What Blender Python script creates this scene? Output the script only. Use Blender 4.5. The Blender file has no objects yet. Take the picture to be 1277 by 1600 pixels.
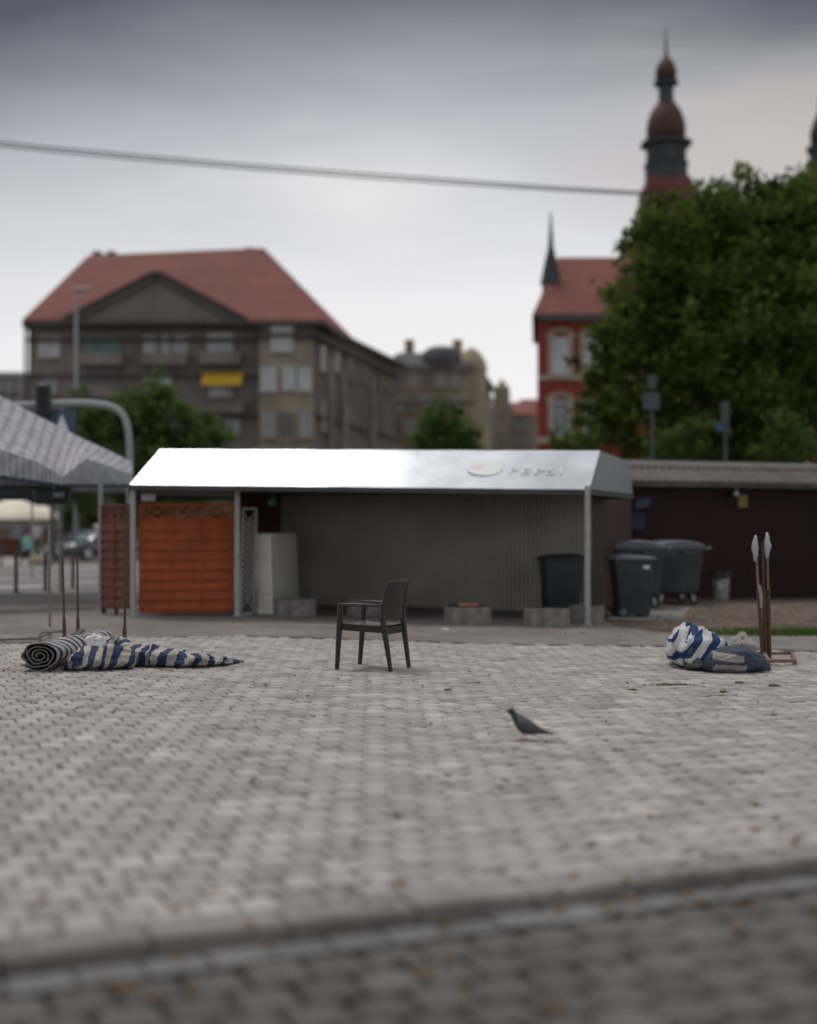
import bpy, bmesh, math, random
from mathutils import Vector, Matrix, noise
random.seed(7)
R = math.radians
SC = bpy.context.scene
COL = SC.collection
# ---------------------------------------------------------------- camera, sky, sun, exposure
F = 2000.0; CX = 638.5; HY = 832.0; EYE = 1.4; TILT = 0.0125
cam_d = bpy.data.cameras.new('camera'); cam = bpy.data.objects.new('camera', cam_d); COL.objects.link(cam)
cam.location = (0, 0, EYE); cam.rotation_euler = (R(90), 0, 0)
cam_d.sensor_fit = 'HORIZONTAL'; cam_d.sensor_width = 36.0; cam_d.lens = 36.0 * F / 1277.0
cam_d.shift_y = (HY - 800.0) / 1277.0
cam_d.clip_start = 0.1; cam_d.clip_end = 3000
cam_d.dof.use_dof = True; cam_d.dof.focus_distance = 12.3
cam_d.dof.aperture_fstop = (cam_d.lens / 1000.0) / 0.082
SC.camera = cam
SC.view_settings.view_transform = 'Standard'; SC.view_settings.look = 'None'
SC.view_settings.exposure = 0.0; SC.view_settings.gamma = 1.0

SUN_EL, SUN_AZ = 66.0, 326.0     # azimuth clockwise from +Y
w = bpy.data.worlds.new('World'); SC.world = w; w.use_nodes = True
nt = w.node_tree; nt.nodes.clear(); N = nt.nodes; L = nt.links
out = N.new('ShaderNodeOutputWorld'); tc = N.new('ShaderNodeTexCoord')
sky = N.new('ShaderNodeTexSky'); sky.sky_type = 'NISHITA'; sky.sun_disc = False
sky.sun_elevation = R(SUN_EL); sky.sun_rotation = R(SUN_AZ)
bg1 = N.new('ShaderNodeBackground'); bg1.inputs[1].default_value = 0.05; L.new(sky.outputs[0], bg1.inputs[0])
sep = N.new('ShaderNodeSeparateXYZ'); L.new(tc.outputs['Generated'], sep.inputs[0])
mp = N.new('ShaderNodeMapping'); mp.inputs['Scale'].default_value = (2.2, 2.2, 9.0); L.new(tc.outputs['Generated'], mp.inputs[0])
ns = N.new('ShaderNodeTexNoise'); ns.inputs['Scale'].default_value = 1.0; ns.inputs['Detail'].default_value = 4; ns.inputs['Roughness'].default_value = .5
L.new(mp.outputs[0], ns.inputs['Vector'])
def wmath(op, a, b=None, c=None):
    m = N.new('ShaderNodeMath'); m.operation = op
    for i, v in enumerate((a, b, c)):
        if v is None: continue
        if isinstance(v, (int, float)): m.inputs[i].default_value = v
        else: L.new(v, m.inputs[i])
    return m.outputs[0]
n0 = wmath('SUBTRACT', ns.outputs[0], 0.5)
zz = wmath('MULTIPLY_ADD', n0, 0.09, sep.outputs[2])
zz = wmath('MULTIPLY_ADD', sep.outputs[0], -0.03, zz)
zz = wmath('MULTIPLY_ADD', wmath('MULTIPLY', sep.outputs[0], sep.outputs[0]), 0.42, zz)
zz = wmath('MINIMUM', zz, wmath('ADD', sep.outputs[2], 0.07))
ramp = N.new('ShaderNodeValToRGB'); L.new(zz, ramp.inputs[0]); cr = ramp.color_ramp
stops = [(0.0, (.88, .88, .88)), (.10, (.95, .94, .94)), (.19, (.88, .87, .88)), (.25, (.68, .69, .72)), (.315, (.48, .50, .55)),
         (.36, (.25, .27, .30)), (.395, (.10, .115, .14)), (.46, (.09, .105, .13)), (.60, (.40, .41, .43)), (1.0, (.92, .91, .90))]
while len(cr.elements) < len(stops): cr.elements.new(0.5)
for e, (p, c) in zip(cr.elements, stops): e.position = p; e.color = (*c, 1)
def cloud_blob(prev, d, rad, col, amt):
    d = Vector(d).normalized()
    vm = N.new('ShaderNodeVectorMath'); vm.operation = 'DISTANCE'; 
    sc_ = N.new('ShaderNodeVectorMath'); sc_.operation = 'MULTIPLY'; sc_.inputs[1].default_value = (1, 1, 2.4); L.new(tc.outputs['Generated'], sc_.inputs[0])
    L.new(sc_.outputs[0], vm.inputs[0]); vm.inputs[1].default_value = (d.x, d.y, d.z * 2.4)
    a = wmath('MULTIPLY_ADD', n0, rad * 2.2, vm.outputs['Value'])
    mr = N.new('ShaderNodeMapRange'); mr.interpolation_type = 'SMOOTHSTEP'; L.new(a, mr.inputs[0])
    mr.inputs[1].default_value = 0; mr.inputs[2].default_value = rad; mr.inputs[3].default_value = amt; mr.inputs[4].default_value = 0
    mx = N.new('ShaderNodeMixRGB'); L.new(mr.outputs[0], mx.inputs[0]); L.new(prev, mx.inputs[1]); mx.inputs[2].default_value = (*col, 1)
    return mx.outputs[0]
def pxdir(px, py): return ((px - CX) / F, 1, (HY - py) / F)
c = cloud_blob(ramp.outputs[0], pxdir(1170, 230), .20, (.60, .53, .49), .85)
c = cloud_blob(c, pxdir(540, 305), .17, (.90, .87, .85), .7)
bg2 = N.new('ShaderNodeBackground'); L.new(c, bg2.inputs[0]); bg2.inputs[1].default_value = 1.0
mxs = N.new('ShaderNodeMixShader'); mxs.inputs[0].default_value = 0.96
L.new(bg1.outputs[0], mxs.inputs[1]); L.new(bg2.outputs[0], mxs.inputs[2]); L.new(mxs.outputs[0], out.inputs[0])

sd = bpy.data.lights.new('sun', 'SUN'); sd.energy = 1.2; sd.angle = R(14); sd.color = (1, .95, .88)
so = bpy.data.objects.new('sun', sd); COL.objects.link(so)
az, el = R(SUN_AZ), R(SUN_EL)
sdir = Vector((math.sin(az) * math.cos(el), math.cos(az) * math.cos(el), math.sin(el)))
so.rotation_euler = sdir.to_track_quat('Z', 'Y').to_euler(); so.location = (0, 0, 40)

# ---------------------------------------------------------------- helpers
def G(x, y=0): return -TILT * x
def U(px, py):
    dx = (px - CX) / F; dz = (HY - py) / F
    t = EYE / (-dz - TILT * dx)
    return Vector((t * dx, t, EYE + t * dz))
def P(px, py, d): return Vector(((px - CX) / F * d, d, EYE + (HY - py) / F * d))
def tagit(o, label=None, cat=None, group=None, kind=None):
    if label: o['label'] = label
    if cat: o['category'] = cat
    if group: o['group'] = group
    if kind: o['kind'] = kind
    return o
def empty(name, loc, rz=0, **k):
    o = bpy.data.objects.new(name, None); COL.objects.link(o); o.location = loc; o.rotation_euler = (0, 0, rz); o.empty_display_size = .2
    return tagit(o, **k)
class MB:
    def __init__(s): s.v = []; s.f = []; s.mi = []; s.tone = None; s.uv = None; s.T = Matrix.Identity(4)
    def add(s, vs, fs, mi=0):
        b = len(s.v); s.v += [s.T @ Vector(v) for v in vs]; s.f += [tuple(b + i for i in f) for f in fs]; s.mi += [mi] * len(fs)
    def box(s, c, d, rz=0, rx=0, ry=0, mi=0, taper=1.0):
        M = Matrix.Translation(c) @ Matrix.Rotation(rz, 4, 'Z') @ Matrix.Rotation(ry, 4, 'Y') @ Matrix.Rotation(rx, 4, 'X')
        vs = []
        for z in (-.5, .5):
            k = taper if z > 0 else 1
            for x, y in ((-.5, -.5), (.5, -.5), (.5, .5), (-.5, .5)): vs.append(M @ Vector((x * d[0] * k, y * d[1] * k, z * d[2])))
        s.add(vs, [(3, 2, 1, 0), (4, 5, 6, 7), (0, 1, 5, 4), (1, 2, 6, 5), (2, 3, 7, 6), (3, 0, 4, 7)], mi)
    def cbox(s, c, d, b=.01, rz=0, rx=0, ry=0, mi=0):   # chamfered box
        M = Matrix.Translation(c) @ Matrix.Rotation(rz, 4, 'Z') @ Matrix.Rotation(ry, 4, 'Y') @ Matrix.Rotation(rx, 4, 'X')
        hx, hy, hz = d[0] / 2, d[1] / 2, d[2] / 2; b = min(b, hx * .9, hy * .9, hz * .9)
        rings = []
        for z, i in ((-hz, b), (-hz + b, 0), (hz - b, 0), (hz, b)):
            x, y = hx - i, hy - i
            rings.append([(x - b, -y, z), (x, -y + b, z), (x, y - b, z), (x - b, y, z), (-x + b, y, z), (-x, y - b, z), (-x, -y + b, z), (-x + b, -y, z)])
        vs = [M @ Vector(v) for r in rings for v in r]; fs = [tuple(range(7, -1, -1)), tuple(range(24, 32))]
        for k in range(3):
            for i in range(8): j = (i + 1) % 8; fs.append((k * 8 + i, k * 8 + j, k * 8 + 8 + j, k * 8 + 8 + i))
        s.add(vs, fs, mi)
    def tube(s, pts, r, n=10, mi=0, cap=True):
        pts = [Vector(p) for p in pts]
        rr = r if isinstance(r, (list, tuple)) else [r] * len(pts)
        rings = []; up = None
        for i, p in enumerate(pts):
            t = (pts[min(i + 1, len(pts) - 1)] - pts[max(i - 1, 0)]).normalized()
            if up is None: up = Vector((0, 0, 1)) if abs(t.z) < .9 else Vector((1, 0, 0))
            a = t.cross(up).normalized(); b = a.cross(t).normalized(); up = b
            rings.append([p + a * math.cos(2 * math.pi * k / n) * rr[i] + b * math.sin(2 * math.pi * k / n) * rr[i] for k in range(n)])
        vs = [v for q in rings for v in q]; fs = []
        for i in range(len(pts) - 1):
            for k in range(n): j = (k + 1) % n; fs.append((i * n + k, i * n + j, (i + 1) * n + j, (i + 1) * n + k))
        if cap: fs += [tuple(range(n - 1, -1, -1)), tuple(range((len(pts) - 1) * n, len(pts) * n))]
        s.add(vs, fs, mi)
    def bar(s, a, b, w1, h1, mi=0, up=(0, 0, 1)):   # rectangular bar a->b
        a = Vector(a); b = Vector(b); t = (b - a).normalized(); u = Vector(up)
        if abs(t.dot(u)) > .95: u = Vector((0, 1, 0))
        x = t.cross(u).normalized(); y = x.cross(t).normalized()
        vs = [p + x * sx * w1 / 2 + y * sy * h1 / 2 for p in (a, b) for sx, sy in ((-1, -1), (1, -1), (1, 1), (-1, 1))]
        s.add(vs, [(3, 2, 1, 0), (4, 5, 6, 7), (0, 1, 5, 4), (1, 2, 6, 5), (2, 3, 7, 6), (3, 0, 4, 7)], mi)
    def loft(s, rings, cap=True, mi=0, closed=True):
        n = len(rings[0]); vs = [v for q in rings for v in q]; fs = []
        for i in range(len(rings) - 1):
            for k in range(n if closed else n - 1): j = (k + 1) % n; fs.append((i * n + k, i * n + j, (i + 1) * n + j, (i + 1) * n + k))
        if cap: fs += [tuple(range(n - 1, -1, -1)), tuple(range((len(rings) - 1) * n, len(rings) * n))]
        s.add(vs, fs, mi)
    def lathe(s, prof, n=24, c=(0, 0, 0), mi=0, rot=0):
        s.loft([[Vector((c[0] + r * math.cos(rot + 2 * math.pi * k / n), c[1] + r * math.sin(rot + 2 * math.pi * k / n), c[2] + z)) for k in range(n)] for r, z in prof], mi=mi)
    def prism(s, poly, z0, z1, mi=0):
        n = len(poly); vs = [(x, y, z0) for x, y in poly] + [(x, y, z1) for x, y in poly]
        s.add(vs, [tuple(range(n - 1, -1, -1)), tuple(range(n, 2 * n))] + [(i, (i + 1) % n, n + (i + 1) % n, n + i) for i in range(n)], mi)
    def slab(s, quad, th, mi=0):      # thick polygon
        q = [Vector(v) for v in quad]; nn = (q[1] - q[0]).cross(q[2] - q[0]).normalized() * th; n = len(q)
        s.add(q + [v - nn for v in q], [tuple(range(n)), tuple(range(2 * n - 1, n - 1, -1))] + [(i, n + i, n + (i + 1) % n, (i + 1) % n) for i in range(n)], mi)
    def build(s, name, mats, parent=None, smooth=False, world=True, angle=None):
        me = bpy.data.meshes.new(name)
        off = parent_world(parent) if (parent is not None and world) else None
        vs = [(off @ v) for v in s.v] if off is not None else s.v
        me.from_pydata([tuple(v) for v in vs], [], s.f)
        if not isinstance(mats, (list, tuple)): mats = [mats]
        for m in mats: me.materials.append(m)
        if len(mats) > 1: me.polygons.foreach_set('material_index', s.mi)
        if s.tone:
            at = me.attributes.new('tone', 'FLOAT', 'POINT'); at.data.foreach_set('value', s.tone)
        if s.uv:
            ul = me.uv_layers.new(name='UVMap')
            for lp in me.loops: ul.data[lp.index].uv = s.uv[lp.vertex_index]
        bm = bmesh.new(); bm.from_mesh(me); bmesh.ops.recalc_face_normals(bm, faces=bm.faces); bm.to_mesh(me); bm.free()
        if smooth or angle:
            me.polygons.foreach_set('use_smooth', [True] * len(me.polygons))
            if angle: me.set_sharp_from_angle(angle=R(angle))
        me.update()
        o = bpy.data.objects.new(name, me); COL.objects.link(o)
        if parent is not None: o.parent = parent
        return o
def local_mat(o):
    return Matrix.LocRotScale(o.location, o.rotation_euler, o.scale)
def parent_world(p):
    M = Matrix.Identity(4); q = p
    while q is not None: M = local_mat(q) @ M; q = q.parent
    return M.inverted()
def copy_tree(o, parent=None, **k):
    c = o.copy(); COL.objects.link(c); c.parent = parent
    for ch in [x for x in o.children]: copy_tree(ch, c)
    tagit(c, **k); return c

# ---------------------------------------------------------------- materials
def mat(name, col, rough=.7, var=.25, scale=4.0, bump=.0, bscale=60.0, metal=0, tone=0.0, col2=None, spec=.5, stain=0, coat=0, detail=5):
    m = bpy.data.materials.new(name); m.use_nodes = True; t = m.node_tree; n = t.nodes; l = t.links
    b = n['Principled BSDF']; b.inputs['Roughness'].default_value = rough; b.inputs['Metallic'].default_value = metal
    b.inputs['Specular IOR Level'].default_value = spec; b.inputs['Coat Weight'].default_value = coat
    co = n.new('ShaderNodeTexCoord'); nz = n.new('ShaderNodeTexNoise'); nz.inputs['Scale'].default_value = scale; nz.inputs['Detail'].default_value = detail; nz.inputs['Roughness'].default_value = .65
    l.new(co.outputs['Object'], nz.inputs['Vector'])
    rp = n.new('ShaderNodeValToRGB'); l.new(nz.outputs[0], rp.inputs[0])
    c1 = tuple(x * (1 - var) for x in col); c2 = tuple(min(1, x * (1 + var)) for x in (col2 or col))
    rp.color_ramp.elements[0].position = .3; rp.color_ramp.elements[1].position = .7
    rp.color_ramp.elements[0].color = (*c1, 1); rp.color_ramp.elements[1].color = (*c2, 1)
    last = rp.outputs[0]
    if stain:
        n2 = n.new('ShaderNodeTexNoise'); n2.inputs['Scale'].default_value = scale * .23; n2.inputs['Detail'].default_value = 6
        l.new(co.outputs['Object'], n2.inputs['Vector'])
        r2 = n.new('ShaderNodeMapRange'); l.new(n2.outputs[0], r2.inputs[0]); r2.inputs[1].default_value = .35; r2.inputs[2].default_value = .65; r2.inputs[3].default_value = 1 - stain; r2.inputs[4].default_value = 1 + stain * .4
        mm = n.new('ShaderNodeVectorMath'); mm.operation = 'SCALE'; l.new(last, mm.inputs[0]); l.new(r2.outputs[0], mm.inputs['Scale']); last = mm.outputs[0]
    if tone:
        a = n.new('ShaderNodeAttribute'); a.attribute_name = 'tone'
        mr = n.new('ShaderNodeMapRange'); l.new(a.outputs['Fac'], mr.inputs[0]); mr.inputs[3].default_value = 1 - tone; mr.inputs[4].default_value = 1 + tone
        mm = n.new('ShaderNodeVectorMath'); mm.operation = 'SCALE'; l.new(last, mm.inputs[0]); l.new(mr.outputs[0], mm.inputs['Scale']); last = mm.outputs[0]
    l.new(last, b.inputs['Base Color'])
    if bump:
        n3 = n.new('ShaderNodeTexNoise'); n3.inputs['Scale'].default_value = bscale; n3.inputs['Detail'].default_value = 4; l.new(co.outputs['Object'], n3.inputs['Vector'])
        bp = n.new('ShaderNodeBump'); bp.inputs['Strength'].default_value = bump; bp.inputs['Distance'].default_value = .01
        l.new(n3.outputs[0], bp.inputs['Height']); l.new(bp.outputs[0], b.inputs['Normal'])
    return m
def uvstripe(name, ca, cb, freq, duty=.5, axis=0, rough=.85, wob=.0):
    m = bpy.data.materials.new(name); m.use_nodes = True; t = m.node_tree; n = t.nodes; l = t.links
    b = n['Principled BSDF']; b.inputs['Roughness'].default_value = rough; b.inputs['Specular IOR Level'].default_value = .2
    co = n.new('ShaderNodeTexCoord'); sp = n.new('ShaderNodeSeparateXYZ'); l.new(co.outputs['UV'], sp.inputs[0])
    nz = n.new('ShaderNodeTexNoise'); nz.inputs['Scale'].default_value = 7; nz.inputs['Detail'].default_value = 5; l.new(co.outputs['Object'], nz.inputs['Vector'])
    m1 = n.new('ShaderNodeMath'); m1.operation = 'MULTIPLY_ADD'; l.new(sp.outputs[axis], m1.inputs[0]); m1.inputs[1].default_value = freq
    m0 = n.new('ShaderNodeMath'); m0.operation = 'MULTIPLY'; l.new(nz.outputs[0], m0.inputs[0]); m0.inputs[1].default_value = wob; l.new(m0.outputs[0], m1.inputs[2])
    m2 = n.new('ShaderNodeMath'); m2.operation = 'FRACT'; l.new(m1.outputs[0], m2.inputs[0])
    m3 = n.new('ShaderNodeMath'); m3.operation = 'LESS_THAN'; l.new(m2.outputs[0], m3.inputs[0]); m3.inputs[1].default_value = duty
    mx = n.new('ShaderNodeMixRGB'); l.new(m3.outputs[0], mx.inputs[0]); mx.inputs[1].default_value = (*ca, 1); mx.inputs[2].default_value = (*cb, 1)
    d = n.new('ShaderNodeTexNoise'); d.inputs['Scale'].default_value = 5; d.inputs['Detail'].default_value = 6; l.new(co.outputs['Object'], d.inputs['Vector'])
    r2 = n.new('ShaderNodeMapRange'); l.new(d.outputs[0], r2.inputs[0]); r2.inputs[1].default_value = .3; r2.inputs[2].default_value = .7; r2.inputs[3].default_value = .7; r2.inputs[4].default_value = 1.12
    mm = n.new('ShaderNodeVectorMath'); mm.operation = 'SCALE'; l.new(mx.outputs[0], mm.inputs[0]); l.new(r2.outputs[0], mm.inputs['Scale'])
    l.new(mm.outputs[0], b.inputs['Base Color'])
    return m
M = {}
M['sett'] = mat('sett', (.36, .33, .312), .85, .16, 9, bump=.25, bscale=70, tone=.27, stain=.16)
M['joint'] = mat('joint', (.105, .095, .085), .95, .3, 20)
M['kerb'] = mat('kerb_stone', (.26, .235, .225), .85, .2, 5, bump=.3, tone=.15, stain=.2)
M['gutter'] = mat('gutter_stone', (.155, .156, .162), .6, .2, 5, bump=.2, tone=.15, stain=.2)
M['road_sett'] = mat('road_sett', (.10, .092, .088), .75, .25, 5, bump=.3, tone=.3, stain=.2)
M['road_joint'] = mat('road_joint', (.035, .03, .026), .95, .3, 20)
M['far_paving'] = mat('far_paving', (.19, .165, .155), .9, .2, 3, bump=.3, stain=.25)
M['sidewalk'] = mat('sidewalk', (.33, .30, .28), .9, .15, 3, stain=.15)
M['asphalt'] = mat('asphalt', (.17, .165, .165), .9, .15, 2, stain=.15)
M['roadpaint'] = mat('road_paint', (.34, .34, .34), .8, .15, 3)
M['dirt'] = mat('dirt', (.085, .064, .053), .95, .55, 7, bump=.9, bscale=24, stain=.45, col2=(.14, .11, .09))
M['tar'] = mat('tar', (.19, .175, .165), .9, .2, 3, stain=.2)
M['slab'] = mat('slab', (.22, .215, .21), .9, .2, 5)
M['terrain'] = mat('terrain', (.16, .15, .13), .95, .3, .5)
M['galv'] = mat('galvanised', (.36, .37, .36), .5, .15, 8, metal=.3)
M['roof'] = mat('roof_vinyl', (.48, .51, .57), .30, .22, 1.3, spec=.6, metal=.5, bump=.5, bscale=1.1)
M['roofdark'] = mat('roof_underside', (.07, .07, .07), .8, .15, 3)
M['shaded_side_flap'] = mat('shaded_side_flap', (.17, .185, .2), .55, .1, 2)  # right end flap of the roof, its shade put into a darker colour
M['corr'] = mat('corrugated_grey', (.36, .35, .31), .6, .12, 2, stain=.12)
M['maroon'] = mat('corrugated_maroon', (.042, .008, .010), .65, .25, 2, stain=.2)
M['hutroof'] = mat('hut_roof', (.10, .078, .078), .7, .3, 5, stain=.3)
M['wood'] = mat('stained_wood', (.34, .066, .016), .7, .18, 6, bump=.2, stain=.15)
M['woodred'] = mat('stained_wood_red', (.15, .042, .022), .6, .2, 6, bump=.2, stain=.15)
M['brown'] = mat('brown_board', (.10, .035, .015), .8, .2, 5)
M['cream'] = mat('cream_metal', (.80, .80, .71), .55, .08, 3, stain=.12)
M['conc'] = mat('concrete', (.22, .21, .20), .9, .3, 7, bump=.5, stain=.3)
M['concdark'] = mat('soil', (.05, .04, .03), .95, .3, 20)
M['bin'] = mat('bin_plastic', (.042, .05, .057), .45, .25, 4, stain=.2)
M['lid'] = mat('bin_lid', (.11, .125, .145), .38, .15, 4)
M['bindark'] = mat('bin_dark', (.022, .03, .032), .5, .2, 4)
M['rubber'] = mat('rubber', (.03, .03, .028), .8, .2, 8)
M['steel'] = mat('steel', (.4, .4, .4), .4, .2, 8, metal=.8)
M['chair'] = mat('chair_plastic', (.017, .014, .012), .42, .2, 30, bump=.1, bscale=200)
M['weave'] = None
M['seat'] = mat('seat_plastic', (.09, .082, .078), .3, .2, 20, spec=.7)
M['rust'] = mat('rust', (.085, .05, .03), .8, .4, 14, bump=.3)
M['rustlight'] = mat('rust_light', (.20, .13, .075), .7, .4, 14)
M['pipe'] = mat('pipe', (.22, .21, .2), .5, .3, 12, metal=.4)
M['pole'] = mat('grey_pole', (.30, .32, .33), .6, .1, 4)
M['darkpole'] = mat('dark_pole', (.07, .075, .085), .6, .2, 4)
M['bagw'] = mat('white_bag', (.40, .42, .46), .3, .1, 10)
M['navy'] = mat('navy_canvas', (.045, .06, .10), .8, .25, 8, stain=.2)
M['greypatch'] = mat('grey_canvas', (.30, .28, .26), .85, .2, 8)
M['whitecl'] = mat('white_cloth', (.7, .7, .7), .8, .1, 8)
M['pigeon'] = mat('pigeon_feather', (.055, .058, .065), .7, .25, 30)
M['pigeonneck'] = mat('pigeon_neck', (.018, .026, .028), .5, .25, 30)
M['pink'] = mat('pigeon_leg', (.35, .1, .09), .7, .1, 30)
M['wallgrey'] = mat('render_grey', (.205, .183, .172), .9, .2, .6, stain=.3)  # wall colour lifted to carry the distance haze
M['wallbeige'] = mat('render_beige', (.31, .26, .20), .9, .2, .6, stain=.3)
M['walltan'] = mat('render_tan', (.36, .30, .22), .9, .2, .6, stain=.25)  # paler tan, with haze over the far walls mixed in
M['tile'] = mat('roof_tile', (.19, .052, .043), .8, .18, .8, stain=.15)
M['tiledark'] = mat('roof_edge', (.08, .068, .064), .8, .2, 1)
M['slate'] = mat('slate', (.07, .075, .08), .7, .2, 1)
M['brick'] = mat('brick', (.25, .040, .032), .85, .18, 1.5, stain=.15)
M['stone'] = mat('stone_trim', (.42, .34, .27), .85, .15, 1)
M['glass'] = mat('window_glass', (.20, .22, .24), .12, .3, .5)
M['curtain'] = mat('window_curtain', (.42, .44, .47), .4, .25, .8)
M['glass_recess'] = mat('window_recess_dark', (.03, .032, .035), .2, .3, .5)  # dark windows, also painted shade for loggia recesses
M['frame'] = mat('window_frame', (.50, .50, .47), .7, .1, 1)
M['teal'] = mat('teal_glass', (.07, .19, .17), .3, .3, .5)
M['yellow'] = mat('yellow_canvas', (.62, .38, .03), .8, .1, 2)
M['copper'] = mat('dark_copper', (.03, .038, .042), .6, .2, 1)
M['domered'] = mat('dome_red', (.065, .022, .02), .7, .2, 1)
M['bark'] = mat('bark', (.06, .045, .03), .95, .3, 3)
M['cable'] = mat('cable', (.03, .03, .035), .7, .1, 3)
M['signblue'] = mat('sign_blue', (.05, .085, .16), .5, .1, 3)
M['signyellow'] = mat('sign_yellow', (.35, .26, .05), .5, .1, 3)
M['white'] = mat('white_paint', (.8, .8, .8), .6, .05, 3)
M['pinkpaint'] = mat('pale_pink', (.78, .60, .60), .5, .1, 3)
M['carpaint'] = mat('car_paint', (.02, .024, .036), .25, .1, 3, coat=1, spec=.6)
M['carglass'] = mat('car_glass', (.10, .14, .16), .08, .1, 3, spec=.8)
M['tentcream'] = mat('cream_canvas', (.80, .74, .62), .8, .05, 2)
M['redrail'] = mat('red_rail', (.22, .05, .035), .7, .2, 3)
M['skin'] = mat('skin', (.42, .25, .18), .6, .05, 5)
M['tealshirt'] = mat('teal_shirt', (.22, .55, .52), .9, .1, 5)
M['lilac'] = mat('lilac_shirt', (.50, .44, .50), .9, .1, 5)
M['blueshirt'] = mat('blue_shirt', (.2, .28, .45), .9, .1, 5)
M['trouser'] = mat('dark_trousers', (.04, .035, .045), .9, .1, 5)
M['hair'] = mat('dark_hair', (.03, .02, .015), .8, .1, 5)
M['stripe'] = uvstripe('striped_canvas', (.44, .405, .36), (.035, .06, .13), 1.0, .48, 0, wob=.35)
M['stripew'] = uvstripe('striped_canvas_bright', (.60, .60, .60), (.025, .06, .17), 1.0, .50, 0, wob=.10)
M['awnstripe'] = uvstripe('awning_stripe', (.42, .41, .44), (.29, .295, .34), 1.0, .40, 0, wob=.15)
M['greenglass'] = mat('green_glass', (.05, .25, .12), .2, .1, 5)
M['stoneblk'] = mat('dark_stone', (.03, .03, .03), .9, .2, 20)
M['brickbit'] = mat('broken_brick', (.30, .12, .07), .9, .2, 20)
M['redstring'] = mat('red_string', (.4, .04, .06), .8, .1, 20)

def leafmat(name, ca, cb):
    m = bpy.data.materials.new(name); m.use_nodes = True; n = m.node_tree.nodes; l = m.node_tree.links
    b = n['Principled BSDF']; b.inputs['Roughness'].default_value = .6; b.inputs['Specular IOR Level'].default_value = .25
    a = n.new('ShaderNodeAttribute'); a.attribute_name = 'tone'; r = n.new('ShaderNodeValToRGB'); l.new(a.outputs['Fac'], r.inputs[0])
    r.color_ramp.elements[0].color = (*ca, 1); r.color_ramp.elements[1].color = (*cb, 1); l.new(r.outputs[0], b.inputs['Base Color'])
    tr = n.new('ShaderNodeBsdfTranslucent'); l.new(r.outputs[0], tr.inputs[0]); mx = n.new('ShaderNodeMixShader'); mx.inputs[0].default_value = .4
    l.new(b.outputs[0], mx.inputs[1]); l.new(tr.outputs[0], mx.inputs[2]); l.new(mx.outputs[0], n['Material Output'].inputs[0])
    return m
M['leaf_dark'] = leafmat('leaf_dark', (.04, .068, .014), (.15, .20, .045))
M['leaf_mid'] = leafmat('leaf_mid', (.045, .09, .025), (.14, .20, .055))
M['grassm'] = leafmat('grass_blade', (.05, .10, .02), (.13, .20, .05))
M['fallen'] = leafmat('fallen_leaf', (.11, .055, .025), (.31, .20, .075))
# wicker weave bump for the chair
def weave():
    m = mat('chair_weave', (.017, .013, .011), .5, .15, 40); n = m.node_tree.nodes; l = m.node_tree.links
    co = n.new('ShaderNodeTexCoord'); ws = []
    for d in ('Z', 'Y'):
        wv = n.new('ShaderNodeTexWave'); wv.wave_type = 'BANDS'; wv.bands_direction = d; wv.inputs['Scale'].default_value = 22; l.new(co.outputs['Object'], wv.inputs['Vector']); ws.append(wv)
    mu = n.new('ShaderNodeMath'); mu.operation = 'MULTIPLY'; l.new(ws[0].outputs[1], mu.inputs[0]); l.new(ws[1].outputs[1], mu.inputs[1])
    bp = n.new('ShaderNodeBump'); bp.inputs['Strength'].default_value = .8; bp.inputs['Distance'].default_value = .006; l.new(mu.outputs[0], bp.inputs['Height']); l.new(bp.outputs[0], n['Principled BSDF'].inputs['Normal'])
    return m
M['weave'] = weave()

# ---------------------------------------------------------------- ground
def sheet(name, pts, off, m, grid=False):
    b = MB(); b.add([(p[0], p[1], G(p[0]) + off) for p in pts], [tuple(range(len(pts)))]); o = b.build(name, m)
    # face up
    if o.data.polygons[0].normal.z < 0: o.data.flip_normals()
    return tagit(o, kind='structure')
def UL(lst): return [(U(*p).x, U(*p).y) for p in lst]
K0 = U(0, 1497); K1 = U(1277, 1343)
kd = Vector((K1.x - K0.x, K1.y - K0.y)).normalized(); kn = Vector((-kd.y, kd.x))   # kn points away from the camera
K0 = Vector((K0.x, K0.y))
def kerb_pt(s, d): p = K0 + kd * s + kn * d; return (p.x, p.y)
sheet('terrain', [(-900, -300), (900, -300), (900, 1500), (-900, 1500)], -.18, M['terrain'])
sheet('road_bed', [kerb_pt(-20, 0), kerb_pt(-20, -14), kerb_pt(22, -14), kerb_pt(22, 0)], -.097, M['road_joint'])
sheet('plaza_bed', [kerb_pt(-14, .05), kerb_pt(18, .05), (34, 22), (34, 62), (-40, 62), (-40, 18)], -.014, M['joint'])
bound = [(p.x, p.y) for p in (U(0, 1006), U(260, 995), U(380, 993), U(500, 997), U(780, 1006), U(1050, 1010), U(1277, 1018))]
bound = [(-11, bound[0][1] + .4)] + bound + [(9.5, bound[-1][1] + .1)]
def yb(x):
    for (a, b), (c2, d) in zip(bound, bound[1:]):
        if a <= x <= c2: return b + (d - b) * (x - a) / (c2 - a)
    return bound[0][1] if x < bound[0][0] else bound[-1][1]
sheet('far_pavement', bound + [(34, 17), (34, 62), (-40, 62), (-40, 19)], .0, M['far_paving'])

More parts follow.
